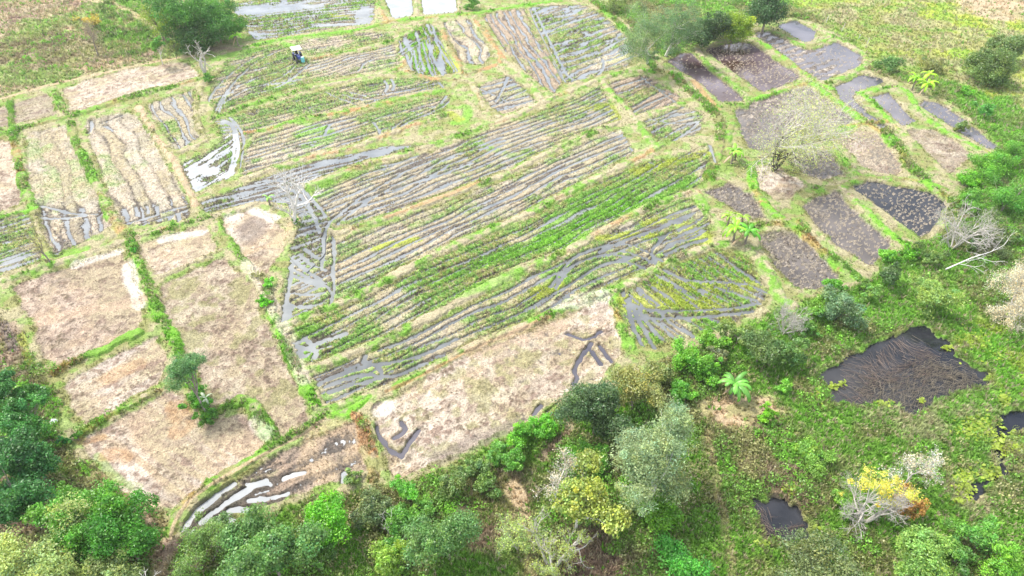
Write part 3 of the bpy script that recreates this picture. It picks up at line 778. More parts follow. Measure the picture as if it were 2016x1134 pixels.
# open pools where the ridges are drowned
def pool(s, dp=.065, soft=.9):
    pts = smooth_ring(PL(s)); ix = bbox(pts, soft + .5); ix = ix[WZ[ix] > -5]
    ins = in_poly(X[ix], Y[ix], pts); d = seg_dist(X[ix], Y[ix], pts, True)
    w = sst(-soft * .5, soft, np.where(ins, d, -d) + (n_b[ix] - .5) * 2.2 + (n_c[ix] - .5) * .8)
    Z[ix] = Z[ix] * (1 - w) + np.minimum(Z[ix], WZ[ix] - dp + (Z[ix] - WZ[ix]) * .62) * w
    TD[ix] *= (1 - .8 * w)
for s in ['1320,410 1362,408 1392,440 1405,472 1372,480 1340,482 1305,498 1300,480 1330,455 1312,430', '690,32 722,5 738,20 732,45 700,48', '425,236 462,230 472,262 455,275 430,262',
          '1175,535 1235,495 1262,500 1215,532 1190,545', '550,640 556,590 590,585 612,600 600,625 566,640', '575,690 600,660 645,672 620,700 598,712', '640,745 700,715 760,705 770,730 700,760 650,795 632,770',
          '872,222 905,210 915,235 885,245', '352,322 400,322 440,335 430,350 385,345 395,372 380,380', '700,305 745,290 800,288 760,310', '1190,250 1240,262 1270,300 1230,285', '930,280 990,265 1000,285 950,295',
          '1215,600 1250,590 1280,610 1250,640 1225,625', '560,500 620,520 645,560 630,600 570,580', '450,10 640,5 640,22 470,35', '560,150 600,148 590,165 520,178',
          '0,500 60,490 50,515 0,530', '1395,275 1412,290 1408,330 1398,320']:
    pool(s)
# ------------------------------------------------------------------ coloured growth and soil patches inside the plots
for s, w, p, st in [
    ('1085,465 1120,440 1180,415 1240,395', 5.5, 'lush', .95), ('1060,490 1110,470 1180,430 1250,400 1330,370', 3.0, 'lush', .8),
    ('940,520 1000,495 1090,470', 2.5, 'lush', .7), ('1130,400 1200,375 1262,355', 2.2, 'lush', .7), ('1345,365 1362,350', 2.5, 'lush', .9),
    ('740,488 790,478 820,470', 1.6, 'yel', .9), ('1250,340 1330,318 1390,300', 2.0, 'yel', .8), ('850,560 950,520 1010,500', 1.5, 'lush', .8),
    ('905,580 960,560 1010,545', 2.0, 'lush', .7), ('1085,540 1110,548 1090,565', 2.5, 'lush', .9), ('1060,580 1100,560', 2.0, 'yel', .8),
    ('1180,470 1240,460 1290,466', 1.5, 'yel', .9), ('1320,430 1370,455 1390,475', 2.5, 'yel', .8), ('1270,440 1320,430', 2.0, 'yel', .8),
    ('1240,600 1270,590 1400,600', 3.0, 'yel', .8), ('1300,560 1400,570 1480,560', 2.5, 'yel', .6),
    ('600,262 630,252 645,270 610,285', 3.2, 'lush', .95), ('585,240 640,250', 1.8, 'lush', .8), ('905,240 925,225 915,212', 2.6, 'lush', .95), ('890,225 905,235', 1.8, 'yel', .8),
    ('800,90 830,130', 2.2, 'lush', .6), ('860,95 900,140', 2.0, 'yel', .8), ('560,85 575,92', 2.4, 'lush', .9), ('430,115 500,98', 3.0, 'green', .8),
    ('500,90 560,80 640,72 740,52', 1.5, 'lush', .5), ('700,20 710,5', 3.0, 'lush', .7), ('650,30 700,35', 1.6, 'yel', .7),
    ('480,75 560,62 660,52', 1.0, 'lush', .6), ('610,375 640,360 700,340', 2.0, 'green', .7), ('940,280 1010,310 1040,300', 2.0, 'green', .5),
    ('620,390 650,378', 1.4, 'lush', .8), ('1150,215 1200,205 1215,235', 2.0, 'yel', .6), ('590,660 610,650', 2.0, 'green', .8), ('590,715 600,700', 1.8, 'lush', .8),
    ('95,505 150,495 170,488', 1.5, 'lush', .8), ('530,175 640,165 720,150', 1.2, 'lush', .5), ('445,290 460,320', 1.0, 'lush', .7),
    ('1045,120 1090,110 1130,90', 1.2, 'green', .5), ('1010,10 1080,15', 2.0, 'lush', .5), ('1180,125 1262,85', 5.5, 'pale', .75), ('1200,120 1255,105', 3.0, 'yel', .35),
    ('100,1000 200,930 230,980 300,990', 1.6, 'tan', .7), ('130,905 160,950 200,985 260,1000', 1.0, 'olive', .8), ('170,930 210,970 280,985', .9, 'olive', .7), ('190,895 230,945 270,960', .9, 'green', .5),
    ('160,870 200,860', 1.0, 'orange', .5), ('210,890 250,900', 1.8, 'orange', .5), ('340,800 372,830 352,850', 2.0, 'orange', .45), ('215,740 270,715', 2.5, 'orange', .4),
    ('20,640 40,700 50,760', 1.8, 'umber', .7), ('30,760 60,810 90,850', 1.6, 'umber', .8), ('10,640 30,690', 1.2, 'clay', .8), ('55,770 75,810', .8, 'green', .7), ('40,660 60,720', .8, 'yel', .6),
    ('485,520 560,640 600,750', 1.6, 'pale', .6), ('500,530 540,610', 1.5, 'pale', .6), ('480,500 560,470 575,440', 1.2, 'tan', .6), ('860,905 960,860 1010,835', 1.6, 'clay', .6), ('1100,600 1180,585', 2.4, 'white', .5),
    ('930,690 1000,665 1100,640', 2.2, 'pink', .6), ('620,855 600,900 640,930', 2.4, 'tan', .5), ('660,840 700,850 700,900', 2.2, 'tan', .5), ('745,810 760,800', 1.8, 'white', .8),
    ('250,520 262,560 275,600', 1.6, 'white', .7), ('150,520 200,505 235,495', 1.2, 'white', .6), ('90,630 160,610 230,600 280,590', 2.0, 'pink', .6),
    ('320,470 400,455', 1.6, 'white', .6), ('500,415 540,430', 1.8, 'white', .7), ('450,430 470,425', 1.5, 'white', .6), ('500,830 530,860', 1.2, 'white', .4)]:
    stroke(s, w, p, st * (.75 if p == 'lush' else 1))

# wet mud at every waterline
above = Z - WZ
inf = (FID > 0) & (WZ > -5)
WET = np.where(inf, 1 - sst(.008, .075, above + (n_c - .5) * .02), 0.0)
C = mix(C, PAL['mud'] * .9, WET * .80)
# ------------------------------------------------------------------ split the sheet into ground and plots, same vertices along the seams
Z = Z.astype(np.float32)
I, J = np.meshgrid(np.arange(RY - 1), np.arange(RX - 1), indexing='ij')
v00 = (I * RX + J).ravel()
FACES = np.stack([v00, v00 + 1, v00 + RX + 1, v00 + RX], 1)
ffid = FID[v00]
Pn = np.stack([X, Y, Z], 1)
G = Pn.reshape(RY, RX, 3)
du = np.zeros_like(G); dv = np.zeros_like(G)
du[:, 1:-1] = G[:, 2:] - G[:, :-2]; du[:, 0] = G[:, 1] - G[:, 0]; du[:, -1] = G[:, -1] - G[:, -2]
dv[1:-1] = G[2:] - G[:-2]; dv[0] = G[1] - G[0]; dv[-1] = G[-1] - G[-2]
NRM = np.cross(du, dv).reshape(-1, 3)
NRM /= np.linalg.norm(NRM, axis=1)[:, None] + 1e-12

def mesh_from(name, V, Fc, cover=None, wet=None, nrm=None, mat=None, smooth=False, parent=None, link=True):
    me = bpy.data.meshes.new(name)
    V = np.asarray(V, np.float32)
    k = Fc.shape[1]
    me.vertices.add(len(V)); me.vertices.foreach_set('co', V.ravel())
    me.loops.add(Fc.size); me.loops.foreach_set('vertex_index', Fc.ravel().astype(np.int32))
    me.polygons.add(len(Fc)); me.polygons.foreach_set('loop_start', np.arange(0, Fc.size, k, dtype=np.int32))
    me.update(calc_edges=True)
    if smooth: me.polygons.foreach_set('use_smooth', np.ones(len(Fc), bool))
    if cover is not None:
        a = me.color_attributes.new('cover', 'FLOAT_COLOR', 'POINT')
        a.data.foreach_set('color', np.concatenate([cover, np.ones((len(V), 1))], 1).astype(np.float32).ravel())
    if wet is not None:
        a = me.attributes.new('wet', 'FLOAT', 'POINT'); a.data.foreach_set('value', wet.astype(np.float32))
    if nrm is not None:
        me.normals_split_custom_set_from_vertices(nrm.astype(np.float32))
    if mat is not None: me.materials.append(mat)
    if not link: return me
    o = bpy.data.objects.new(name, me); COL.objects.link(o)
    if parent is not None: o.parent = parent
    return o

def sub(name, fsel):
    f = FACES[fsel]
    u, inv = np.unique(f.ravel(), return_inverse=True)
    return mesh_from(name, Pn[u], inv.reshape(f.shape), C[u], WET[u], NRM[u], M_GROUND, True)
o = sub('ground', ffid == 0)
tag(o, 'rough grassy land, banks and paths around and between the paddies', kind='structure')
for fi, f in enumerate(FO):
    sel = ffid == fi + 1
    if not sel.any(): continue
    deep = f['k'].get('bed', 0) < -.3
    o = sub('pond_bed' if deep else 'paddy_field', sel)
    tag(o, ('bed of the ' if deep else '') + f['label'], kind='structure')
    if f['wl'] > -5:
        k = f['k']
        pts = f['pts']; cen = pts.mean(0)
        bm_v = np.concatenate([pts, np.full((len(pts), 1), f['wl'])], 1)
        me = bpy.data.meshes.new('water')
        me.from_pydata([tuple(p) for p in bm_v], [], [tuple(range(len(pts)))])
        me.update()
        if me.polygons[0].normal.z < 0: me.flip_normals()
        if deep or (f['kind'] == 'pond' and not (k.get('brown') or k.get('pale') or k.get('slate'))): wm = M_POND
        elif k.get('pale'): wm = M_WATER_PALE
        elif k.get('slate'): wm = M_MURK if k.get('noisy') else M_SLATE
        elif f['kind'] == 'pond': wm = M_BROWN
        elif 'brightly' in f['label'] or 'bright flooded' in f['label']: wm = M_WATER_PALE
        elif 'fanned ruts and bright' in f['label'] or 'dark wet rutted' in f['label']: wm = M_WATER_DARK
        elif f['kind'] == 'dry': wm = M_SLATE
        else: wm = M_WATER
        me.materials.append(wm)
        wo = bpy.data.objects.new('water', me); COL.objects.link(wo)
        tag(wo, 'still water standing in the ' + f['label'].split(',')[0], kind='structure')

# ------------------------------------------------------------------ ground height lookup
def gz(x, y):
    i = int(np.clip(np.searchsorted(ys, y), 1, RY - 1))
    s = x / wrow[i]
    j = int(np.clip(np.searchsorted(ss, s), 1, RX - 1))
    return float(Z[i * RX + j])
# ------------------------------------------------------------------ grass tufts, stubble, reeds, water plants (uncountable growth)
CELL = (np.abs(G[1:, 1:, 0] - G[1:, :-1, 0]) * np.abs(G[1:, 1:, 1] - G[:-1, 1:, 1]))
cellA = np.zeros((RY, RX)); cellA[1:, 1:] = CELL; cellA = cellA.ravel()
inview = (Y > 12) & (Y < 180) & (np.abs(X) < (np.clip(Y, 20, 400) * .69 + 30.5))

def blades(pos, hgt, col, nb, wid, lean, seed, up=.9):
    """pos (n,3): nb triangular blades per position"""
    r = np.random.default_rng(seed)
    n = len(pos)
    p = np.repeat(pos, nb, 0); h = np.repeat(hgt, nb) * r.uniform(.55, 1.25, n * nb)
    a = r.uniform(0, 2 * math.pi, n * nb)
    off = r.uniform(0, 1, n * nb) * h * .45
    a2 = r.uniform(0, 2 * math.pi, n * nb)
    bx = p[:, 0] + np.cos(a2) * off; by = p[:, 1] + np.sin(a2) * off
    w = wid * r.uniform(.6, 1.4, n * nb) * (.6 + h)
    le = lean * h * r.uniform(.3, 1.3, n * nb)
    V = np.empty((n * nb, 3, 3))
    V[:, 0] = np.stack([bx - np.sin(a) * w, by + np.cos(a) * w, p[:, 2] - .02], 1)
    V[:, 1] = np.stack([bx + np.sin(a) * w, by - np.cos(a) * w, p[:, 2] - .02], 1)
    V[:, 2] = np.stack([bx + np.cos(a) * le, by + np.sin(a) * le, p[:, 2] + h * up], 1)
    c = np.repeat(col, nb, 0) * r.uniform(.8, 1.7, (n * nb, 1))
    Cc = np.repeat(c[:, None], 3, 1).reshape(-1, 3)
    return V.reshape(-1, 3), np.arange(n * nb * 3).reshape(-1, 3), Cc

def scatter(wt, n, seed):
    r = np.random.default_rng(seed)
    p = np.cumsum(wt); p /= p[-1]
    ix = np.searchsorted(p, r.uniform(0, 1, n))
    jx = r.uniform(-.5, .5, n) * wrow[np.clip(ix // RX, 0, RY - 1)] * 2 / NX
    iy = ix // RX
    jy = r.uniform(-.5, .5, n) * (ys[np.clip(iy + 1, 0, RY - 1)] - ys[iy])
    return ix, X[ix] + jx, Y[ix] + jy

dist = np.hypot(X, Y)
dry_ok = (Z > WZ + .02)
# big growth outside the fields
wt = cellA * inview * TD * (FID == 0) * (TH > .17) / (1 + (dist / 45) ** 1.6)
ix, gx, gy = scatter(wt, 112000, 5)
hh = TH[ix] * (.8 + .9 * n_e[ix]) * (1 + dist[ix] / 220)
gc = C[ix] * RNG.uniform(.75, 1.3, (len(ix), 1))
pick = RNG.uniform(0, 1, len(ix))
gc = np.where((pick < .16)[:, None], PAL['straw'] * .95, gc)
gc = np.where((pick > .90)[:, None], PAL['lush'] * .8, gc)
V, Fc, Cc = blades(np.stack([gx, gy, Z[ix]], 1), hh, gc, 7, .08, .6, 6)
o = mesh_from('grass', V, Fc, Cc, mat=M_BLADE)
tag(o, 'rank grass and weeds covering the rough land around the paddies', 'grass', kind='stuff')
# low leafy undergrowth of the hedges and thickets
wt = cellA * inview * (FID == 0) * (1 - .85 * ((Y > 100) & ((X < -25) | (X > 62)))) * (TD > .95) * (TH > .2) * sst(.44, .56, n_e * .5 + n_a * .5) / (1 + (dist / 55) ** 1.5)
ix, gx, gy = scatter(wt, 14000, 77)
rr = RNG.uniform(.16, .5, len(ix)) * (1 + dist[ix] / 200)
mm = 22
c0 = np.repeat(np.stack([gx, gy, Z[ix] + rr * .45], 1), mm, 0)
dd = RNG.normal(0, 1, (len(c0), 3)); dd /= np.linalg.norm(dd, axis=1)[:, None]; dd[:, 2] = np.abs(dd[:, 2]) * .9
pp = c0 + dd * np.repeat(rr, mm)[:, None] * RNG.uniform(.5, 1, len(c0))[:, None]
nn = dd + RNG.normal(0, .5, dd.shape); t1 = np.cross(nn, RNG.normal(0, 1, nn.shape)); t1 /= np.linalg.norm(t1, axis=1)[:, None] + 1e-9
t2 = np.cross(nn, t1); t2 /= np.linalg.norm(t2, axis=1)[:, None] + 1e-9
sl = (np.repeat(1 + dist[ix] / 150, mm) * RNG.uniform(.05, .10, len(c0)))[:, None]
V = np.stack([pp - t1 * sl, pp + t2 * sl * .6, pp + t1 * sl, pp - t2 * sl * .6], 1).reshape(-1, 3)
sp_ = fbm(gx, gy, 3.5, 2, 91)
kc = mix(np.repeat((PAL['green'] * .85)[None], len(ix), 0), PAL['lush'], sst(.45, .6, sp_)); kc = mix(kc, PAL['olive'], sst(.5, .62, fbm(gx, gy, 3, 2, 92)))
kc = kc * RNG.uniform(.8, 1.7, (len(ix), 1))
kk = np.repeat(kc, mm, 0) * RNG.uniform(.7, 1.35, (len(c0), 1))
o = mesh_from('undergrowth', V, np.arange(len(V)).reshape(-1, 4), np.repeat(kk, 4, 0), mat=M_BLADE)
tag(o, 'low leafy undergrowth between the bushes and trees', 'undergrowth', kind='stuff')
# bund grass
wt = cellA * inview * TD * (FID == 0) * (TH <= .40) * (TD > .7) / (1 + (dist / 60) ** 1.5)
ix, gx, gy = scatter(wt, 42000, 8)
V, Fc, Cc = blades(np.stack([gx, gy, Z[ix]], 1), TH[ix] * .9 * (1 + dist[ix] / 260), C[ix] * RNG.uniform(.75, 1.25, (len(ix), 1)), 6, .06, .8, 9)
o = mesh_from('bund_grass', V, Fc, Cc, mat=M_BLADE)
tag(o, 'short grass along the banks that divide the paddies', 'grass', kind='stuff')
# weeds and straw clods inside the plots
wt = cellA * inview * TD * (FID > 0) * dry_ok / (1 + (dist / 70) ** 1.5)
ix, gx, gy = scatter(wt, 70000, 12)
V, Fc, Cc = blades(np.stack([gx, gy, Z[ix]], 1), TH[ix] * (1 + dist[ix] / 200), np.minimum(C[ix] * RNG.uniform(.85, 1.2, (len(ix), 1)), .8), 4, .055, .6, 13)
o = mesh_from('field_weeds', V, Fc, Cc, mat=M_BLADE)
tag(o, 'low weeds and straw on the ridges inside the paddies', 'weeds', kind='stuff')
# rice stubble standing in the shallow ponds: leaning straw tufts
VV = []; FF = []; CC = []; nv = 0
for f in FO:
    dn_ = f['k'].get('stub', 0)
    if not dn_: continue
    pts = f['pts']; lo = pts.min(0); hi = pts.max(0)
    sp = .62 if dn_ >= 3 else .75
    gxx, gyy = np.meshgrid(np.arange(lo[0], hi[0], sp), np.arange(lo[1], hi[1], sp))
    gxx = gxx.ravel() + RNG.normal(0, .20, gxx.size); gyy = gyy.ravel() + RNG.normal(0, .20, gyy.size)
    m_ = in_poly(gxx, gyy, pts) & (seg_dist(gxx, gyy, pts, True) > .35)
    keep = RNG.uniform(0, 1, gxx.size) < np.clip(fbm(gxx, gyy, 6, 2, 77) * 2.2 - .45 + .13 * dn_, 0, 1) * min(1, dn_ / 4 + .25)
    m_ &= keep
    gxx, gyy = gxx[m_], gyy[m_]
    n = len(gxx)
    if n == 0: continue
    nb_ = 6
    gxx = np.repeat(gxx, nb_) + RNG.normal(0, .07, n * nb_); gyy = np.repeat(gyy, nb_) + RNG.normal(0, .07, n * nb_)
    a = np.repeat(RNG.normal(.9, .7, n), nb_) + RNG.normal(0, .35, n * nb_)
    L_ = RNG.uniform(.28, .62, n * nb_); w_ = RNG.uniform(.025, .05, n * nb_)
    z0 = f['wl'] if f['wl'] > -5 else FLOOR + .1
    V = np.empty((n * nb_, 3, 3))
    ca, sa = np.cos(a), np.sin(a)
    V[:, 0] = np.stack([gxx - sa * w_, gyy + ca * w_, np.full(n * nb_, z0 - .04)], 1)
    V[:, 1] = np.stack([gxx + sa * w_, gyy - ca * w_, np.full(n * nb_, z0 - .04)], 1)
    V[:, 2] = np.stack([gxx + ca * L_ * .85, gyy + sa * L_ * .85, z0 + .05 + L_ * .35 * RNG.uniform(.2, 1, n * nb_)], 1)
    c = PAL['pale'][None] * np.array([1.0, .96, .86]) * RNG.uniform(.55, 1.15, (n * nb_, 1))
    VV.append(V.reshape(-1, 3)); FF.append(np.arange(n * nb_ * 3).reshape(-1, 3) + nv); nv += n * nb_ * 3
    CC.append(np.repeat(c[:, None], 3, 1).reshape(-1, 3))
o = mesh_from('rice_stubble', np.concatenate(VV), np.concatenate(FF), np.concatenate(CC), mat=M_BLADE)
tag(o, 'leaning straw stubble standing in the flooded plots on the right', 'rice stubble', kind='stuff')

def strip_curves(curves, wid, cols):
    """thin flat ribbons, 3D polylines"""
    V = []; Fc = []; Cc = []; n = 0
    for c, w, col in zip(curves, wid, cols):
        m = len(c)
        d = np.gradient(c, axis=0); s = np.stack([-d[:, 1], d[:, 0], np.zeros(m)], 1); s /= np.linalg.norm(s, axis=1)[:, None] + 1e-9
        ww = w * np.linspace(1, .25, m)[:, None]
        a = c - s * ww; b = c + s * ww; t = c + np.array([0, 0, 1.0]) * ww * 1.2
        for k in range(m - 1):
            i = n + k * 3
            Fc += [(i, i + 3, i + 5, i + 2), (i + 2, i + 5, i + 4, i + 1)]
        V.append(np.stack([a, b, t], 1).reshape(-1, 3)); Cc.append(np.repeat(col[None], m * 3, 0)); n += m * 3
    return np.concatenate(V), np.array(Fc), np.concatenate(Cc)

# dead reeds lying in the large pond, as traced sweeps
def sweep(path, n, spread, L_, seed, pal='umber', z=-.18):
    r = np.random.default_rng(seed)
    pts = smooth_line(PL(path), 2)
    seg = np.concatenate([[0], np.cumsum(np.hypot(*(pts[1:] - pts[:-1]).T))])
    out = []; wd = []; cl = []
    for _ in range(n):
        s0 = r.uniform(0, seg[-1]); ll = L_ * r.uniform(.4, 1.2)
        t = np.clip(np.linspace(s0, s0 + ll, 6), 0, seg[-1])
        x = np.interp(t, seg, pts[:, 0]); y = np.interp(t, seg, pts[:, 1])
        o1 = r.normal(0, spread); o2 = r.normal(0, spread * .35)
        q = np.linspace(0, 1, 6)
        dx = np.gradient(pts[:, 0]).mean(); dy = np.gradient(pts[:, 1]).mean(); nn = math.hypot(dx, dy)
        x = x - dy / nn * (o1 + o2 * q); y = y + dx / nn * (o1 + o2 * q)
        x = x + r.normal(0, .03, 6); y = y + r.normal(0, .03, 6)
        zz = z + abs(r.normal(0, .05)) + np.sin(q * math.pi) * r.uniform(.02, .18)
        out.append(np.stack([x, y, zz], 1)); wd.append(r.uniform(.009, .022)); cl.append((PAL[pal] * .6 + np.array([.06, .055, .05])) * r.uniform(.3, 1.1) * np.array([1, .95, .92]))
    return out, wd, cl
cs, ws, cl = [], [], []
for a in [('1655,722 1690,735 1725,745', 80, .9, 1.8), ('1700,700 1720,725 1740,745 1760,750', 90, .9, 1.8), ('1735,680 1745,705 1760,725 1790,720', 80, 1.0, 1.9),
          ('1762,665 1775,685 1800,700 1820,708', 60, .7, 2.0), ('1775,662 1795,680 1830,695 1850,705', 40, .6, 2.0), ('1740,752 1770,752 1800,740 1830,728 1860,725', 170, .7, 1.6),
          ('1650,750 1680,770 1700,790', 40, .9, 1.6), ('1680,745 1710,765 1740,755', 36, .8, 1.6), ('1660,790 1700,775 1720,770', 36, .7, 1.4)]:
    r_ = sweep(*a, seed=len(cs) + 3); cs += r_[0]; ws += r_[1]; cl += r_[2]
for a in [('1700,790 1760,775 1830,745 1900,740', 900, 1.4, .7), ('1780,810 1840,780 1900,760 1935,750', 500, 1.2, .7), ('1800,735 1860,720 1920,735', 260, .9, .8)]:
    r_ = sweep(*a, seed=len(cs) + 3, pal='straw', z=-.12); cs += r_[0]; ws += r_[1]; cl += [c * .85 for c in r_[2]]
for a in [('1480,1060 1520,1075 1560,1080', 160, 1.0, 1.0), ('1480,985 1490,1020 1510,1050', 120, .6, 1.0), ('1550,1040 1585,1033', 14, .1, 1.5)]:
    r_ = sweep(*a, seed=len(cs) + 3, pal='umber', z=-.14); cs += r_[0]; ws += r_[1]; cl += r_[2]
V, Fc, Cc = strip_curves(cs, ws, cl)
o = mesh_from('dead_reeds', V, Fc, Cc, mat=M_BLADE)
tag(o, 'brown dead reeds collapsed across the dark ponds at lower right', 'reeds', kind='stuff')

# floating broad-leaved water plants
def discs(cx, cy, z, size, col, seed):
    r = np.random.default_rng(seed); n = len(cx)
    a = r.uniform(0, 6.28, n); s = size * r.uniform(.6, 1.3, n)
    tilt = r.uniform(-.5, .5, (n, 2))
    V = np.empty((n, 5, 3))
    for k, (px_, py_) in enumerate([(1.1, 0), (.35, .7), (-.8, .5), (-.8, -.5), (.35, -.7)]):
        dx = (px_ * np.cos(a) - py_ * np.sin(a)) * s; dy = (px_ * np.sin(a) + py_ * np.cos(a)) * s
        V[:, k] = np.stack([cx + dx, cy + dy, z + dx * tilt[:, 0] + dy * tilt[:, 1]], 1)
    return V.reshape(-1, 3), np.arange(n * 5).reshape(-1, 5), np.repeat(col * r.uniform(.65, 1.35, (n, 1)), 5, 0)
VV, FF, CC, nv = [], [], [], 0
for (u, v, ru, rv, n) in [(1925, 845, 40, 25, 420), (1960, 870, 22, 18, 150), (1950, 930, 22, 14, 190), (1895, 950, 22, 28, 260), (1995, 880, 24, 22, 300), (1640, 760, 9, 6, 40),
                          (1656, 753, 8, 5, 30), (1738, 795, 18, 7, 90), (1815, 787, 8, 5, 30), (1866, 683, 10, 5, 40), (1560, 965, 20, 12, 70), (1605, 1040, 6, 5, 20), (1890, 985, 20, 8, 60), (1975, 790, 12, 12, 80), (1610, 780, 12, 10, 40), (1500, 1070, 15, 6, 25), (1925, 665, 40, 25, 90), (1960, 700, 40, 20, 80)]:
    q = RNG.normal(0, .5, (n, 2))
    w3 = np.array([P(u + a * ru, v + b * rv)[:2] for a, b in q])
    zz = np.array([max(gz(x, y), -.2) for x, y in w3]) + RNG.uniform(.05, .3, n)
    a, b, c = discs(w3[:, 0], w3[:, 1], zz, .15, PAL['yel'] * np.array([.95, 1.08, .7]), int(u))
    VV.append(a); FF.append(b + nv); CC.append(c); nv += len(a)
o = mesh_from('water_plants', np.concatenate(VV), np.concatenate(FF), np.concatenate(CC), mat=M_BLADE)
tag(o, 'yellow-green broad-leaved plants floating in the ponds at lower right', 'water plants', kind='stuff')

# ------------------------------------------------------------------ tree builders
def leaf_cloud(cen, per, size, r, spread=.35, up=.35, var=.35, aspect=.5):
    per = int(per * 1.55); size = size * .66; cen = cen.copy(); cen[:, 3] *= r.uniform(.8, 1.9, len(cen))
    """cen (n,4): clump x,y,z,radius -> leaf quads and a brightness colour"""
    n = len(cen)
    c = np.repeat(cen, per, 0); m = n * per
    d = r.normal(0, 1, (m, 3)); d /= np.linalg.norm(d, axis=1)[:, None]
    rad = r.uniform(0, 1, m) ** .45
    p = c[:, :3] + d * (rad * c[:, 3])[:, None] * np.array([1, 1, .72])
    nrm = d * .6 + r.normal(0, .6, (m, 3)) + np.array([0, 0, up]); nrm /= np.linalg.norm(nrm, axis=1)[:, None]
    t = np.cross(nrm, r.normal(0, 1, (m, 3))); t /= np.linalg.norm(t, axis=1)[:, None] + 1e-9
    b = np.cross(nrm, t)
    s = (size * r.uniform(.6, 1.35, m))[:, None]
    V = np.stack([p - t * s, p + b * s * aspect, p + t * s, p - b * s * aspect], 1).reshape(-1, 3)
    Fc = np.arange(m * 4).reshape(-1, 4)
    cv = np.repeat(r.uniform(1 - var, 1 + var, n), per)
    lv = cv * r.uniform(.75, 1.3, m) * 1.35
    hue = np.repeat(r.normal(0, .10, n), per) + r.normal(0, .06, m)
    col = np.stack([lv * (1 + hue), lv * (1 + hue * .2), lv * (1 - hue)], 1)
    return V, Fc, np.repeat(np.clip(col, .05, 3), 4, 0)

def tube(V, Fc, a, b, ra, rb, k=5):
    a = np.array(a); b = np.array(b); d = b - a; L = np.linalg.norm(d)
    if L < 1e-6: return
    d = d / L
    s = np.cross(d, [0, 0, 1.0] if abs(d[2]) < .9 else [1.0, 0, 0]); s /= np.linalg.norm(s); t = np.cross(d, s)
    n = len(V)
    for q in range(k):
        an = 2 * math.pi * q / k
        o_ = s * math.cos(an) + t * math.sin(an)
        V.append(a + o_ * ra); V.append(b + o_ * rb)
    for q in range(k):
        i = n + q * 2; j = n + ((q + 1) % k) * 2
        Fc.append((i, j, j + 1, i + 1))

def grow(V, Fc, tips, p, d, L, r0, lev, rnd, kids=3, ang=.6, shrink=.68, lift=.12, k=5, crook=.22, taper=.74):
    """recursive limb; returns nothing, fills V, Fc, tips"""
    n = 3
    q = np.array(p); dd = np.array(d, float); dd /= np.linalg.norm(dd)
    r1 = r0
    for s in range(n):
        dd = dd + rnd.normal(0, crook, 3) * .5 + np.array([0, 0, lift]); dd /= np.linalg.norm(dd)
        q2 = q + dd * L / n; r2 = r0 * (1 - (1 - taper) * (s + 1) / n)
        tube(V, Fc, q, q2, r1, r2, k)
        if lev > 0 and s < n - 1 and rnd.uniform() < .55:
            sd = dd + rnd.normal(0, ang, 3); sd /= np.linalg.norm(sd)
            grow(V, Fc, tips, q2, sd, L * shrink * rnd.uniform(.6, .95), r2 * .55, lev - 1, rnd, kids, ang, shrink, lift, max(3, k - 1), crook, taper)
        q = q2; r1 = r2
    if lev > 0:
        for _ in range(kids if rnd.uniform() < .7 else max(2, kids - 1)):
            sd = dd + rnd.normal(0, ang, 3); sd /= np.linalg.norm(sd)
            grow(V, Fc, tips, q, sd, L * shrink * rnd.uniform(.75, 1.15), r1 * .76, lev - 1, rnd, kids, ang, shrink, lift, max(3, k - 1), crook, taper)
    else:
        tips.append(q)

def quads_tris(name, V, Fc, mat, parent):
    me = bpy.data.meshes.new(name)
    me.from_pydata([tuple(v) for v in V], [], Fc); me.update()
    me.polygons.foreach_set('use_smooth', np.ones(len(Fc), bool))
    me.materials.append(mat)
    o = bpy.data.objects.new(name, me); COL.objects.link(o); o.parent = parent
    return o

def thing(name, loc, label, cat, group=None):
    o = bpy.data.objects.new(name, None); COL.objects.link(o)
    o.empty_display_size = .5
    o.location = loc
    return tag(o, label, cat, group)

def crown_clumps(R, H, n, r, lob=6, cz=0.0, shell=.55, sz=.22):
    """clump centres through an uneven crown: several lobes"""
    out = []
    lobes = [(r.normal(0, .46, 3) * np.array([R, R, H * .85]), r.uniform(.26, .52)) for _ in range(lob + 4)] + [(np.zeros(3), .55)]
    while len(out) < n:
        c, q = lobes[r.integers(len(lobes))]
        d = r.normal(0, 1, 3); d /= np.linalg.norm(d)
        rr = r.uniform(shell, 1.0)
        p = c + d * rr * q * np.array([R, R, H])
        if p[2] < -H * .95: continue
        out.append([p[0], p[1], p[2] + cz, R * sz * r.uniform(.6, 1.3)])
    return np.array(out)

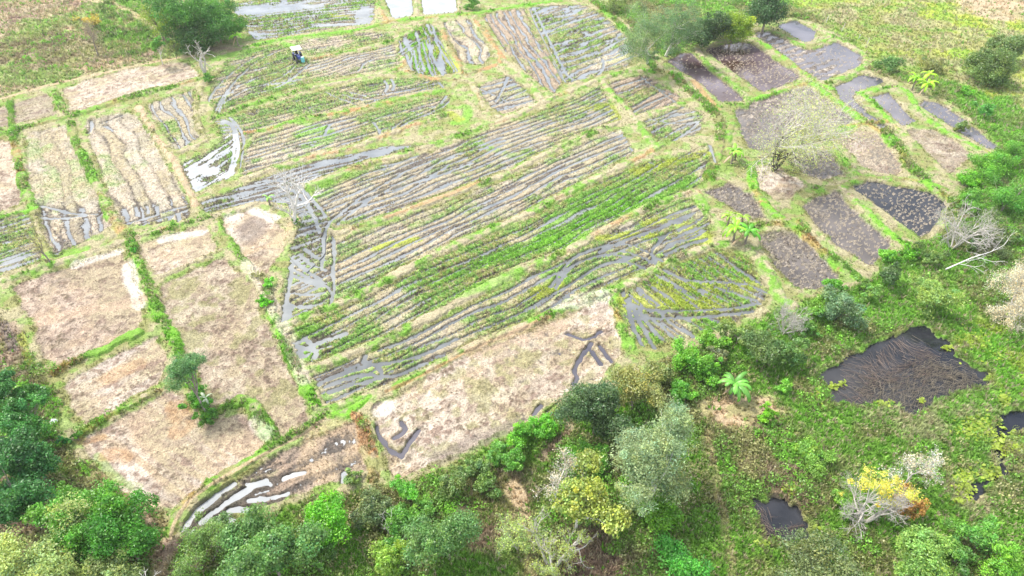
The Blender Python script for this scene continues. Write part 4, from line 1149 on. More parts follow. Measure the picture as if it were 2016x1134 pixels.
def leafy_tree(name, u, v, rpx, hc, label, color, cat='tree', group=None, H=.8, n=90, per=60, leaf=.13, bark=None, seed=0, lob=6, sz=.2, shell=.5, show=1, aspect=.5, var=.35, lean=(0, 0), base_uv=None):
    """crown centre seen at photo pixel (u,v), radius rpx, at height hc above the ground"""
    r = np.random.default_rng(seed * 13 + int(u) + int(v) * 3)
    x, y, _ = P(u, v, hc)
    R = rpx * depth(u, v, hc) / F
    bx, by = x, y
    if base_uv is not None: bx, by, _ = P(*base_uv)
    g = gz(bx, by)
    root = thing(name, (bx, by, g), label, cat, group)
    top = np.array([x - bx, y - by, hc - g])
    Hh = min(R * H, (hc - g) * .98)
    cl = crown_clumps(R, Hh, n, r, lob, 0, shell, sz)
    # trunk and limbs that reach the clumps
    V, Fc = [], []
    tr = max(.06, R * .045)
    fork = top * .45 + np.array([0, 0, -.05 * hc])
    tube(V, Fc, (0, 0, -.25), fork * .5, tr * 1.3, tr * 1.05, 7)
    tube(V, Fc, fork * .5, fork, tr * 1.05, tr * .9, 7)
    nl = 7
    for k in range(nl):
        c = cl[r.integers(len(cl))][:3] + top
        mid = fork + (c - fork) * .5 + r.normal(0, R * .07, 3)
        tube(V, Fc, fork, mid, tr * .6, tr * .38, 5); tube(V, Fc, mid, c, tr * .38, tr * .12, 4)
        for _ in range(3):
            c2 = cl[np.argmin(np.linalg.norm(cl[:, :3] + top - c + r.normal(0, R * .3, 3), axis=1))][:3] + top
            tube(V, Fc, mid, c2, tr * .26, tr * .07, 4)
    quads_tris('trunk', V, Fc, bark or M_BARK, root)
    cl[:, :3] += top
    V, Fc, Cc = leaf_cloud(cl, per, leaf, r, aspect=aspect, var=var)
    o = mesh_from('crown', V, Fc, Cc, mat=M_LEAF, parent=root)
    o.color = (*color, 1)
    return root

RMUL = 1.0
def bare_tree(name, u, v, hgt, label, seed, mat=None, lev=4, kids=3, r0=.12, lean=(0, 0), ang=.55, stems=1, spread=.5, leaves=None, L=None, group=None, cat='tree', shrink=.70, lift=.10, first=.3, per=8, leaf=.10, base_mat=None):
    r = np.random.default_rng(seed)
    x, y, _ = P(u, v); g = gz(x, y)
    root = thing(name, (x, y, g), label, cat, group)
    V, Fc, tips = [], [], []
    for s in range(stems):
        a = 2 * math.pi * s / stems + r.uniform(0, 1)
        d = np.array([lean[0] + math.cos(a) * spread * (stems > 1), lean[1] + math.sin(a) * spread * (stems > 1), 1.0])
        grow(V, Fc, tips, (0, 0, -.2), d, (L or hgt * first), r0, lev, r, kids, ang, shrink, lift)
    Va = np.array(V)
    sc = hgt / max(Va[:, 2].max(), .1)
    Va[:, 2] *= sc; Va[:, :2] *= (sc + 1) / 2
    if base_mat is not None:
        lowf = [f_ for f_ in Fc if np.mean([Va[i_][2] for i_ in f_]) < hgt * .34]
        Fc = [f_ for f_ in Fc if np.mean([Va[i_][2] for i_ in f_]) >= hgt * .34]
        quads_tris('trunk', Va, lowf, base_mat, root)
    quads_tris('branches', Va, Fc, mat or M_BARK_PALE, root)
    if leaves is not None:
        T = np.array(tips); T[:, 2] *= sc; T[:, :2] *= (sc + 1) / 2
        T = T[r.uniform(0, 1, len(T)) < leaves[1]]
        cl = np.concatenate([T, np.full((len(T), 1), leaves[2])], 1)
        V, Fc, Cc = leaf_cloud(cl, per, leaf, r)
        o = mesh_from('leaves', V, Fc, Cc, mat=M_LEAF, parent=root); o.color = (*leaves[0], 1)
    return root

def banana(u, v, hgt, label, seed, nleaf=10, Ls=2.0, color=(.20, .46, .02), group=None, name='banana_plant', dry=2):
    r = np.random.default_rng(seed); Ls = Ls * 1.22; color = tuple(min(.8, c_ * 1.3) for c_ in color)
    x, y, _ = P(u, v); g = gz(x, y)
    root = thing(name, (x, y, g), label, 'banana plant', group)
    V, Fc = [], []
    sg = 5
    for k in range(sg):
        tube(V, Fc, (0, 0, -.1 + hgt * .62 * k / sg), (0, 0, -.1 + hgt * .62 * (k + 1) / sg), .16 - .015 * k, .16 - .015 * (k + 1), 8)
    o = quads_tris('stem', V, Fc, M_BARK, root)
    z0 = hgt * .58
    for k in range(nleaf + dry):
        isdry = k >= nleaf
        a = k * 2.4 + r.uniform(-.6, .6); W_q = r.uniform(.7, 1.25)
        L_ = Ls * r.uniform(.55, 1.12); el = r.uniform(.55, 1.45) if not isdry else -.6
        W_ = L_ * .10 if not isdry else L_ * .07
        m = 9; V = []; Cc = []
        p = np.array([0, 0, z0 + (0 if not isdry else -.15)]); dirh = np.array([math.cos(a), math.sin(a), 0])
        ang = el
        for s in range(m):
            t = s / (m - 1)
            w = W_ * (0.10 if s == 0 else math.sin(math.pi * (t * .88 + .10)) ** .55) * (1 + r.uniform(-.3, .2)) * W_q
            if s == m - 1: w = W_ * .08
            side = np.array([-dirh[1], dirh[0], 0])
            droop = np.array([0, 0, -w * .6])
            V += [p - side * w + droop, p, p + side * w + droop]
            base = 1.0 if not isdry else 1.0
            e = r.uniform(.8, 1.1)
            Cc += [[e, e, e], [1.5, 1.35, 1.8], [e, e, e]]
            ang -= (.20 + .16 * t) * (1.1 if not isdry else .2)
            p = p + (dirh * math.cos(ang) + np.array([0, 0, math.sin(ang)])) * L_ / m
        Fc = []
        for s in range(m - 1):
            i = s * 3
            Fc += [(i, i + 3, i + 4, i + 1), (i + 1, i + 4, i + 5, i + 2)]
        o = mesh_from('leaf', np.array(V), np.array(Fc), np.array(Cc), mat=M_LEAF, parent=root, smooth=True)
        q = r.uniform(.6, 1.2)
        o.color = (color[0] * q, color[1] * q, color[2] * q, 1) if not isdry else (.42, .33, .18, 1)
    root.rotation_euler = (r.uniform(-.08, .08), r.uniform(-.08, .08), r.uniform(0, 6.28))
    return root
# ------------------------------------------------------------------ trees
DKG = (.075, .21, .03); MDG = (.10, .26, .03); BRG = (.13, .36, .02); YEG = (.22, .32, .03); OLV = (.17, .24, .055)
SIL = (.24, .32, .15); BLG = (.12, .24, .06); PLY = (.32, .38, .12); GRY = (.30, .27, .20); EUC = (.16, .25, .10)
T = leafy_tree
# upper left
T('broadleaf_tree', 350, 30, 58, 5.5, 'tallest dense dark green tree at the top left', DKG, n=170, per=60, leaf=.26, H=1.1)
T('broadleaf_tree', 420, 30, 56, 5.0, 'dark green tree beside the flooded top-edge paddy', DKG, n=150, per=60, leaf=.26, H=1.1)
T('broadleaf_tree', 385, 68, 46, 3.0, 'lower dark green tree in front of the two tall dark ones', (.045, .13, .02), n=100, per=50, leaf=.24)
T('bamboo_clump', 308, 35, 36, 4.5, 'yellowish feathery bamboo clump left of the dark trees', YEG, cat='bamboo', n=110, per=40, leaf=.24, aspect=.22, H=1.7)
T('broadleaf_tree', 456, 52, 28, 2.5, 'small bright bushy tree just above the lone banana plant at top left', (.10, .26, .03), n=60, per=50, leaf=.2)
T('young_tree', 310, 84, 16, 4.2, 'slender young tree with a pale trunk at the corner of the scrub', MDG, n=50, per=40, leaf=.2, base_uv=(320, 126), H=1.2, bark=M_BARK_PALE)
T('young_tree', 346, 90, 11, 3.0, 'smaller young tree right of the slender pale-trunked one', OLV, n=36, per=36, leaf=.17, base_uv=(347, 115), H=1.3)
T('yellow_shrub', 180, 38, 22, 2.0, 'shrub with orange-yellow leaves in the top left scrub', (.40, .32, .05), cat='shrub', n=50, per=24, leaf=.2, H=.6)
bare_tree('leafless_tree', 194, 112, 7.0, 'greyish leafless tree standing in the top left scrub', 4, M_BARK, lev=5, kids=3, r0=.13, ang=.5, leaves=((.28, .22, .14), .5, .5), per=3)
bare_tree('dead_tree', 403, 146, 6.5, 'crooked pale dead tree at the end of the long pale fallow plot', 21, M_BARK_ASH, lev=3, kids=2, r0=.16, ang=.75, stems=3, spread=.35, lift=.02)
T('shrub', 408, 152, 14, .9, 'green bush at the foot of the crooked dead tree', MDG, cat='shrub', n=26, per=50, leaf=.16)
# top right grove
T('eucalyptus_tree', 1268, 62, 58, 7.5, 'tall open eucalyptus with a white forked trunk at the end of the half-flooded paddy', EUC, n=230, per=44, leaf=.22, aspect=.25, H=1.15, bark=M_BARK_PALE, base_uv=(1275, 125), sz=.17)
T('eucalyptus_tree', 1338, 50, 54, 7.0, 'second eucalyptus, standing between the white-trunked one and the dark tree', (.12, .21, .08), n=210, per=44, leaf=.22, aspect=.25, H=1.2, bark=M_BARK_PALE, base_uv=(1310, 110))
T('broadleaf_tree', 1388, 50, 42, 4.0, 'dark rounded tree left of the yellow-green tree', (.055, .115, .03), n=150, per=60, leaf=.26, H=1.5)
T('broadleaf_tree', 1445, 44, 44, 3.6, 'yellow-green tree in the top right grove', (.20, .31, .02), n=150, per=50, leaf=.24, H=1.2)
T('broadleaf_tree', 1510, 22, 46, 4.2, 'dark green tree at the top edge above the small clear pool', (.045, .11, .03), n=160, per=50, leaf=.26, H=1.1)
T('shrub', 1210, 5, 24, 2.0, 'olive bush at the top edge left of the eucalyptus trees', OLV, cat='shrub', n=50, per=40, leaf=.22)
T('shrub', 930, 5, 16, 1.5, 'green bush on the bank at the top edge', MDG, cat='shrub', n=40, per=40, leaf=.2)
T('shrub', 1322, 92, 16, 1.2, 'silvery bush under the second eucalyptus', SIL, cat='shrub', n=30, per=40, leaf=.18)
T('shrub', 1278, 104, 14, 1.0, 'small leafy bush at the base of the white-trunked eucalyptus', EUC, cat='shrub', n=30, per=40, leaf=.18)
# right meadow
T('round_tree', 1950, 128, 46, 3.0, 'big rounded olive tree alone in the right meadow', (.13, .21, .05), n=260, per=70, leaf=.2, H=.85, lob=8)
T('round_tree', 1995, 95, 34, 2.8, 'smaller rounded tree merging with the big olive one at the right edge', (.14, .215, .06), n=160, per=60, leaf=.2, H=.85)
T('shrub', 1760, 122, 24, 1.5, 'dark bluish-green bush by the heart-shaped plot', BLG, cat='shrub', n=60, per=50, leaf=.2)
T('shrub', 1835, 128, 26, 1.4, 'straggly olive bush with yellowish twigs beside the banana clump', (.2, .22, .07), cat='shrub', n=60, per=30, leaf=.18)
T('shrub', 1945, 212, 18, 1.8, 'bright green small tree below the big olive tree', (.10, .30, .05), cat='shrub', n=36, per=50, leaf=.18, H=.6)
T('shrub', 1905, 178, 14, .9, 'pale green bush in the shade of the big olive tree', BRG, cat='shrub', n=26, per=40, leaf=.18)
T('shrub', 1895, 250, 18, .9, 'low olive bush above the long dark pool', OLV, cat='shrub', n=30, per=40, leaf=.18)
# right thicket
for (u, v, r_, h_, c, lab, n_) in [
    (1950, 325, 44, 1.8, (.13, .33, .03), 'bright green bush at the top of the right thicket', 120), (2000, 300, 34, 1.8, (.12, .30, .03), 'bright bush cut by the right edge at the top of the thicket', 80),
    (1985, 390, 46, 2.2, (.10, .28, .03), 'large mid green bush on the right edge beside the bleached dead tree', 130), (1905, 350, 28, 1.2, BRG, 'light green bush at the corner of the brownish stubble plot', 60),
    (1915, 395, 30, 1.4, (.15, .33, .04), 'light green bush above the bleached dead tree', 60), (1975, 455, 42, 2.0, (.14, .20, .06), 'olive bush right of the bleached dead tree', 120),
    (1925, 470, 30, 1.6, (.12, .20, .05), 'dark olive bush behind the bleached dead tree', 70), (1830, 500, 26, 1.2, (.13, .22, .05), 'olive bush under the bleached dead tree', 60),
    (1760, 540, 24, 1.8, (.08, .15, .04), 'dark bush with reddish shoots below the dark stubble plot', 70), (1720, 570, 24, 1.0, (.16, .30, .05), 'pale bush between the grey-green bush and the dark one', 50),
    (1790, 495, 22, .9, BRG, 'bright low bush on the bank under the dark blue pond', 44), (1745, 500, 20, .8, (.15, .38, .03), 'lush low bush at the corner of the dark stubble plot', 40),
    (1655, 605, 40, 2.0, (.15, .25, .11), 'broad grey-green bush above the large dark pond', 130), (1605, 600, 28, 1.6, (.17, .33, .04), 'yellowish-green bush right of the white leafless shrub', 70),
    (1640, 560, 18, .8, (.14, .38, .03), 'bright green bush at the foot of the grey-brown stubble plot', 36), (1590, 640, 20, 1.0, (.12, .26, .04), 'green bush below the white leafless shrub', 40),
    (1500, 680, 44, 2.4, (.12, .20, .05), 'broad dark olive bush above the big banana plant', 140), (1555, 690, 34, 2.0, (.11, .22, .05), 'dark green bush right of the broad olive one', 90),
    (1455, 655, 28, 1.4, (.19, .29, .07), 'pale olive bush at the lower edge of the fanned ruts', 60), (1400, 665, 26, 1.2, (.16, .36, .03), 'bright bush between the fanned ruts and the big banana plant', 54),
    (1355, 705, 34, 1.6, (.15, .37, .03), 'bright green bush left of the big banana plant', 90), (1390, 735, 28, 1.4, (.13, .33, .03), 'leafy bright bush touching the big banana plant', 70),
    (1345, 765, 28, 1.4, (.11, .32, .03), 'vivid green bush just above the silvery tree', 60), (1300, 730, 28, 1.6, (.20, .27, .07), 'speckled olive bush in the middle of the hedge', 60),
    (1420, 700, 20, 1.2, (.17, .2, .08), 'brownish bush behind the big banana plant', 40)]:
    T('shrub', u, v, r_, h_, lab, c, cat='shrub', group='bushes of the right thicket and hedge', n=n_, per=56, leaf=.15, H=.7)
T('round_tree', 1838, 578, 40, 2.2, 'rounded pale yellow-green tree above the large dark pond', (.24, .36, .08), n=170, per=60, leaf=.14, H=.75)
T('vine_post', 1512, 815, 16, 1.3, 'upright stump smothered in bright creeper in the dry grass patch', (.17, .38, .02), cat='shrub', n=50, per=50, leaf=.13, H=1.5)
T('shrub', 1545, 760, 18, .7, 'pale green bush right of the big banana plant', (.18, .42, .04), cat='shrub', n=30, per=44, leaf=.14, H=.6)
# lower middle
T('broadleaf_tree', 1175, 805, 62, 3.6, 'large dark green tree at the lower corner of the pale straw plot', (.075, .14, .045), n=300, per=60, leaf=.16, H=.85, lob=8)
T('broadleaf_tree', 1250, 765, 52, 3.0, 'speckled yellowish-olive tree in the hedge beside the large dark green tree', (.25, .27, .08), n=200, per=44, leaf=.15, H=.7)
T('silvery_tree', 1310, 895, 88, 6.0, 'large silvery-green tree with white limbs at lower centre', SIL, n=420, per=60, leaf=.14, aspect=.4, H=.85, lob=9, bark=M_BARK_PALE, sz=.15, shell=.3, base_uv=(1272, 1010))
T('vine_shrub', 1300, 1000, 48, 1.6, 'creeper-covered green bush under the silvery tree', (.13, .30, .02), cat='shrub', n=120, per=46, leaf=.14, H=.5)
T('flowering_tree', 1140, 985, 66, 4.0, 'yellow-green tree with pale seed heads left of the silvery tree', (.30, .36, .07), n=200, per=40, leaf=.17, aspect=.6, H=.75, sz=.16, bark=M_BARK_PALE)
bare_tree('leafless_tree', 1095, 990, 6.0, 'whitish feathery leafless tree beside the yellow-green one', 31, M_BARK_ASH, lev=5, kids=3, r0=.11, ang=.5, leaves=((.5, .46, .36), .8, .35), per=5)
bare_tree('leafless_tree', 1090, 1120, 4.5, 'sprawling whitish leafless tree at the bottom edge', 33, M_BARK_ASH, lev=4, kids=3, r0=.12, ang=.7, stems=3, spread=.8, leaves=((.30, .38, .10), .7, .3), per=8)
bare_tree('leafless_tree', 1022, 1085, 3.4, 'small sparse tree with a few round pale leaves at the bottom edge', 35, M_BARK_ASH, lev=4, kids=3, r0=.07, ang=.6, stems=2, leaves=((.32, .42, .12), .7, .3), per=7)
T('shrub', 1330, 1095, 52, 1.3, 'bright green bush at the bottom edge below the silvery tree', (.09, .34, .04), cat='shrub', n=120, per=46, leaf=.15, H=.45)
T('shrub', 1180, 905, 38, 1.2, 'bright green creeper mound between the two lower-centre trees', (.12, .32, .03), cat='shrub', n=90, per=50, leaf=.13, H=.45)
# lower-left hedge
for (u, v, r_, h_, c, lab, n_) in [
    (1065, 838, 28, 1.3, (.13, .38, .03), 'vivid green bush by the churned corner of the pale straw plot', 70), (1025, 862, 28, 1.2, (.14, .38, .03), 'vivid bush second along the hedge from the dark green tree', 70),
    (985, 885, 26, 1.2, (.14, .33, .05), 'light green bush in the middle of the field-edge hedge', 60), (1010, 910, 26, 1.2, (.10, .27, .03), 'dark-based bush below the middle of the field-edge hedge', 60),
    (930, 915, 26, 1.0, (.16, .27, .07), 'greyish-green low bush on the field-edge hedge', 50), (890, 960, 30, 1.2, (.14, .22, .06), 'dull olive bush under the field-edge hedge', 60),
    (955, 950, 26, 1.0, (.13, .24, .05), 'olive bush by the umber path', 50), (800, 970, 28, 1.4, (.12, .36, .03), 'bright bush right of the broad vivid one by the muddy strip', 70),
    (735, 990, 40, 1.6, (.13, .19, .07), 'dull twiggy bush between two bright ones by the muddy strip', 110), (790, 1020, 34, 1.4, (.12, .30, .04), 'green bush below the dull twiggy one', 80),
    (840, 1000, 24, 1.1, (.17, .35, .05), 'yellow-green bush right of the dull twiggy one', 44), (700, 940, 18, .6, (.2, .30, .08), 'low weedy bush at the end of the orange bank', 30)]:
    T('shrub', u, v, r_, h_, lab, c, cat='shrub', group='bushes of the lower hedge', n=n_, per=56, leaf=.13, H=.65)
T('broadleaf_tree', 640, 1015, 50, 2.6, 'broad vivid green tree at the lower end of the muddy strip', (.13, .38, .02), n=220, per=56, leaf=.15, H=.7)
T('shrub', 640, 1075, 36, 1.4, 'dark shaded bush under the broad vivid green tree', (.10, .22, .04), cat='shrub', n=80, per=46, leaf=.13)
T('bluish_tree', 530, 1085, 66, 4.0, 'large bluish dark green tree at the bottom left of the centre', (.12, .25, .06), n=420, per=60, leaf=.16, H=.85, lob=10)
T('broadleaf_tree', 880, 1060, 62, 3.0, 'hazy mid green tree at the bottom edge with a yellow patch', (.12, .24, .06), n=300, per=56, leaf=.13, H=.75)
T('shrub', 770, 1095, 40, 1.6, 'yellow-green bush by a bare white twig at the bottom edge', (.20, .34, .04), cat='shrub', n=110, per=50, leaf=.13)
bare_tree('dead_shrub', 765, 1055, 2.6, 'bare white twig sticking up by the yellow-green bush', 41, M_BARK_PALE, lev=3, kids=2, r0=.05, ang=.6, cat='dead shrub')
bare_tree('leafless_tree', 410, 1110, 3.5, 'tangled leafless shrub by the footpath at the bottom left', 43, M_BARK, lev=5, kids=3, r0=.07, ang=.8, stems=3, spread=.9, leaves=((.16, .28, .06), .5, .3), per=6)
bare_tree('leafless_tree', 300, 1180, 3.5, 'bare forked branches poking up at the bottom edge left of the footpath', 45, M_BARK_PALE, lev=3, kids=3, r0=.06, ang=.5)
T('shrub', 425, 1050, 30, 1.3, 'dull green bush touching the flooded end of the muddy strip', (.15, .24, .07), cat='shrub', n=80, per=40, leaf=.12)
# bottom-left forest
T('broadleaf_tree', 130, 1000, 52, 3.6, 'bright green tree at the upper left of the lower left corner group', (.11, .29, .03), n=190, per=60, leaf=.14, H=.8, lob=9)
T('broadleaf_tree', 205, 1010, 54, 4.0, 'taller bright green tree at the top right of the lower left corner group', (.10, .28, .02), n=200, per=60, leaf=.14, H=.9, lob=9)
T('broadleaf_tree', 165, 1066, 50, 3.4, 'mid green tree in the middle of the lower left corner group', (.085, .23, .025), n=190, per=60, leaf=.14, H=.8, lob=9)
T('broadleaf_tree', 245, 1060, 60, 3.4, 'dark shaded tree right of the large vivid green one', (.065, .23, .02), n=240, per=56, leaf=.15)
T('broadleaf_tree', 80, 1115, 84, 4.0, 'pale yellowish-green tree in the very bottom left corner', (.30, .38, .12), n=380, per=56, leaf=.14, H=.8, lob=8)
T('broadleaf_tree', 205, 1125, 54, 3.0, 'pale green tree at the bottom edge under the vivid one', (.26, .34, .11), n=200, per=56, leaf=.14)
for (u, v, r_, h_, c, lab) in [
    (40, 985, 64, 4.0, (.045, .16, .035), 'dark green tree on the left edge above the pale corner tree'), (15, 900, 58, 4.0, (.04, .14, .03), 'very dark tree on the left edge halfway up the wood'),
    (65, 910, 44, 3.0, (.055, .19, .045), 'dark green tree on the inner side of the left wood'), (20, 830, 44, 3.0, (.06, .21, .035), 'green tree at the top of the left wood'),
    (-10, 770, 34, 2.2, (.05, .17, .035), 'dark tree cut by the left edge beside the field ruts'), (45, 775, 24, 1.2, (.065, .20, .03), 'dark bush reaching towards the green bund at the left')]:
    T('broadleaf_tree', u, v, r_, h_, lab, c, n=170, per=56, leaf=.16, lob=9, group='trees of the left wood')
T('shrub', 122, 865, 11, .6, 'small round bush left of the broad pale pink plot', (.06, .26, .05), cat='shrub', n=20, per=40, leaf=.12)
T('shrub', 97, 888, 12, .6, 'small bush at the edge of the left wood', (.07, .26, .04), cat='shrub', n=20, per=40, leaf=.12)
T('shrub', 150, 858, 10, .6, 'small leafy bush at the end of the lower left bund', MDG, cat='shrub', n=18, per=40, leaf=.12)
# left field trees
r_ = T('feathery_tree', 360, 722, 46, 5.0, 'feathery young tree leaning over the tall fallow strip', (.10, .22, .07), n=150, per=60, leaf=.16, aspect=.2, H=.6, base_uv=(410, 822), lob=5, sz=.17)
T('shrub', 385, 785, 22, .8, 'leafy bush at the foot of the feathery young tree', (.09, .28, .02), cat='shrub', n=50, per=50, leaf=.13)
T('shrub', 402, 812, 24, .8, 'dark bush on the bund corner below the feathery young tree', (.085, .24, .02), cat='shrub', n=50, per=50, leaf=.13)
bare_tree('sparse_tree', 101, 520, 5.0, 'slim nearly leafless tree beside the waterlogged left plot', 51, M_BARK, lev=4, kids=3, r0=.09, ang=.55, leaves=((.40, .42, .14), .5, .3), per=4)
T('shrub', 258, 474, 9, .5, 'small round green bush at the bund crossing', (.11, .36, .02), cat='shrub', n=16, per=40, leaf=.13)
T('shrub', 262, 490, 8, .5, 'smaller green bush just below the bund crossing', (.09, .32, .03), cat='shrub', n=14, per=40, leaf=.13)
T('shrub', 521, 590, 14, .7, 'bright bush on the bund beside the tall fallow strip', (.14, .42, .02), cat='shrub', n=30, per=44, leaf=.13, H=.9)
T('shrub', 528, 560, 12, .6, 'second bright bush up the same bund', (.15, .42, .03), cat='shrub', n=24, per=44, leaf=.13)
T('shrub', 582, 432, 10, .6, 'green growth at the foot of the bleached bare tree', MDG, cat='shrub', n=16, per=40, leaf=.14)
# middle bare and sparse trees
bare_tree('leafless_tree', 581, 440, 8.0, 'bleached bare tree beside the curving wheel tracks', 61, M_BARK_PALE, lev=5, kids=3, r0=.27, ang=.52, shrink=.72)
bare_tree('sparse_tree', 1522, 335, 14.0, 'tall sparse spreading tree with blackened twin trunks and small yellowish leaves', 63, M_BARK_ASH, base_mat=M_BARK_DARK, lev=5, kids=3, r0=.22, ang=.6, stems=3, spread=.45, shrink=.80, leaves=((.42, .48, .16), .8, .7), per=4, leaf=.13, lift=.0)
bare_tree('dead_tree', 1872, 490, 7.0, 'bleached dead tree arching over the end of the dark blue pond', 65, M_BARK_ASH, lev=5, kids=3, r0=.10, ang=.6, stems=5, spread=.75, lift=.03)
bare_tree('leafless_shrub', 1543, 655, 4.2, 'white feathery leafless shrub beside the fanned ruts', 67, M_BARK_ASH, lev=5, kids=3, r0=.07, ang=.55, stems=5, spread=.7, cat='leafless shrub')
bare_tree('blossom_tree', 1985, 630, 7.0, 'pale grey feathery tree at the right edge with a few yellow leaves', 69, M_BARK_ASH, lev=5, kids=3, r0=.12, ang=.55, stems=4, spread=.55, leaves=((.55, .50, .36), .8, .4), per=6)
bare_tree('leafless_tree', 1700, 1030, 4.6, 'whitish leafless tree in front of the yellow-leaved tree', 71, M_BARK_ASH, lev=5, kids=3, r0=.09, ang=.6, stems=4, spread=.6)
T('yellow_tree', 1725, 955, 50, 4.0, 'tree with golden yellow leaves near the lower right', (.56, .54, .09), n=54, per=24, leaf=.13, H=.6, bark=M_BARK_PALE, sz=.17)
bare_tree('leafless_tree', 1775, 960, 5.5, 'pale feathery leafless tree behind the yellow-leaved one', 73, M_BARK_ASH, lev=5, kids=3, r0=.08, ang=.5, leaves=((.55, .52, .42), .5, .3), per=3)
T('rusty_tree', 1800, 1000, 32, 1.8, 'rusty orange-leaved small tree right of the yellow-leaved one', (.34, .20, .05), n=60, per=40, leaf=.13, H=.6)
T('broadleaf_tree', 1815, 1095, 62, 3.2, 'green tree dotted with white seed heads at the bottom right', (.20, .34, .07), n=260, per=50, leaf=.14, H=.7, lob=8)
T('broadleaf_tree', 1605, 1128, 78, 2.0, 'broad dull olive tree at the bottom edge beside the small dark pond', (.15, .20, .07), n=340, per=54, leaf=.13, H=.45, lob=9)
for (u, v, r_, h_, c, lab) in [
    (1935, 1060, 42, 1.6, (.13, .32, .05), 'bright green bush near the bottom right corner'), (1980, 1110, 50, 1.4, (.16, .36, .03), 'bright yellow-green bush in the bottom right corner'),
    (1890, 1090, 34, 1.4, (.11, .25, .04), 'green bush right of the tree with white seed heads'), (1660, 985, 26, .9, (.16, .32, .04), 'low bush left of the yellow-leaved tree'),
    (1610, 900, 34, .9, (.18, .34, .05), 'pale low bush in the grass between the two dark ponds'), (1550, 690, 10, .5, MDG, 'tiny bush above the large dark pond')][:5]:
    T('shrub', u, v, r_, h_, lab, c, cat='shrub', n=80, per=46, leaf=.13, H=.5)
# fallen branch
def fallen():
    x, y, _ = P(1900, 520); g = gz(x, y)
    root = thing('fallen_branch', (x, y, g), 'bleached fallen branch lying over the bushes below the dead tree', 'branch')
    r = np.random.default_rng(5); V, Fc, tips = [], [], []
    a = np.array(P(1862, 530, .7)) - np.array([x, y, g]); b = np.array(P(1950, 496, 1.8)) - np.array([x, y, g])
    m = a * .45 + b * .55 + np.array([0, 0, .25])
    tube(V, Fc, a, a * .5 + m * .5, .09, .08, 6); tube(V, Fc, a * .5 + m * .5, m, .08, .07, 6); tube(V, Fc, m, b, .07, .045, 6)
    for q in (.3, .45, .7, .85, 1.0, 1.0):
        p = a + (b - a) * q; grow(V, Fc, tips, p, (b - a) / np.linalg.norm(b - a) + r.normal(0, .5, 3), 1.5, .045, 2, r, 2, .4, .7, .0, 4)
    quads_tris('branches', V, Fc, M_BARK_PALE, root)
fallen()
# banana plants
banana(470, 92, 3.6, 'lone banana plant beside the dark trees at the top left', 1, 11, 1.9)
G_ = 'banana plants of the right pools'
banana(1795, 178, 3.6, 'left plant of the yellow-green banana clump by the right pools', 2, 13, 2.1, (.24, .50, .02), G_)
banana(1818, 186, 3.2, 'lower right plant of the yellow-green banana clump by the right pools', 3, 13, 2.1, (.27, .50, .02), G_)
banana(1822, 168, 3.4, 'rear plant of the yellow-green banana clump by the right pools', 4, 9, 2.0, (.27, .50, .02), G_)
banana(1440, 322, 3.4, 'yellowish banana plant left of the sparse spreading tree', 5, 14, 1.9, (.22, .46, .04))
banana(1446, 316, 2.6, 'shorter banana plant beside the yellowish one by the sparse tree', 15, 8, 1.4, (.2, .42, .03))
G2 = 'banana plants of the centre right clump'
banana(1443, 478, 3.4, 'front left banana plant of the clump on the grassy bank', 6, 16, 2.1, (.20, .42, .02), G2)
banana(1466, 482, 3.2, 'broad-leaved front right banana plant of the clump on the grassy bank', 7, 14, 2.1, (.10, .36, .02), G2)
banana(1432, 448, 2.8, 'small rear left banana plant of the clump on the grassy bank', 8, 10, 1.4, (.24, .40, .04), G2)
banana(1458, 452, 2.8, 'small rear right banana plant of the clump on the grassy bank', 9, 10, 1.4, (.22, .38, .04), G2)
banana(1438, 782, 3.4, 'big banana plant in the hedge with one yellow leaf', 10, 16, 2.3, (.12, .36, .04))
banana(412, 800, 1.8, 'withered small banana plant beside the feathery young tree', 11, 5, 1.2, (.30, .38, .22))
banana(532, 405, 2.0, 'small banana plant left of the bleached bare tree', 12, 6, 1.1, (.18, .4, .05))

# ------------------------------------------------------------------ man-made things
M_WHITE = plain_mat('white_paint', (.85, .85, .87), .5, .06, 3)
M_BLUE = plain_mat('blue_paint', (.04, .07, .28), .4, .2, 3)
M_RUBBER = plain_mat('black_rubber', (.02, .02, .022), .8, .3, 6)
M_STEEL = plain_mat('dull_steel', (.25, .26, .28), .5, .2, 6, .6)
M_TEAL = plain_mat('pale_turquoise_plastic', (.20, .62, .66), .4, .1, 4)
M_POST = plain_mat('weathered_concrete', (.68, .66, .60), .9, .15, 5)
M_BAG = plain_mat('white_plastic', (.82, .86, .86), .5, .06, 6)

def box(V, Fc, c, s, rz=0, rx=0):
    M_ = Matrix.Rotation(rz, 3, 'Z') @ Matrix.Rotation(rx, 3, 'X')
    n = len(V)
    for dx in (-1, 1):
        for dy in (-1, 1):
            for dz in (-1, 1):
                V.append(np.array(c) + np.array(M_ @ Vector((dx * s[0] / 2, dy * s[1] / 2, dz * s[2] / 2))))
    for q in [(0, 1, 3, 2), (4, 6, 7, 5), (0, 4, 5, 1), (2, 3, 7, 6), (0, 2, 6, 4), (1, 5, 7, 3)]:
        Fc.append(tuple(n + i for i in q))

def part(name, V, Fc, mat, parent, bev=.02):
    me = bpy.data.meshes.new(name); me.from_pydata([tuple(v) for v in V], [], Fc); me.update()
    me.materials.append(mat)
    o = bpy.data.objects.new(name, me); COL.objects.link(o); o.parent = parent
    if bev:
        m = o.modifiers.new('bevel', 'BEVEL'); m.width = bev; m.segments = 2
    return o

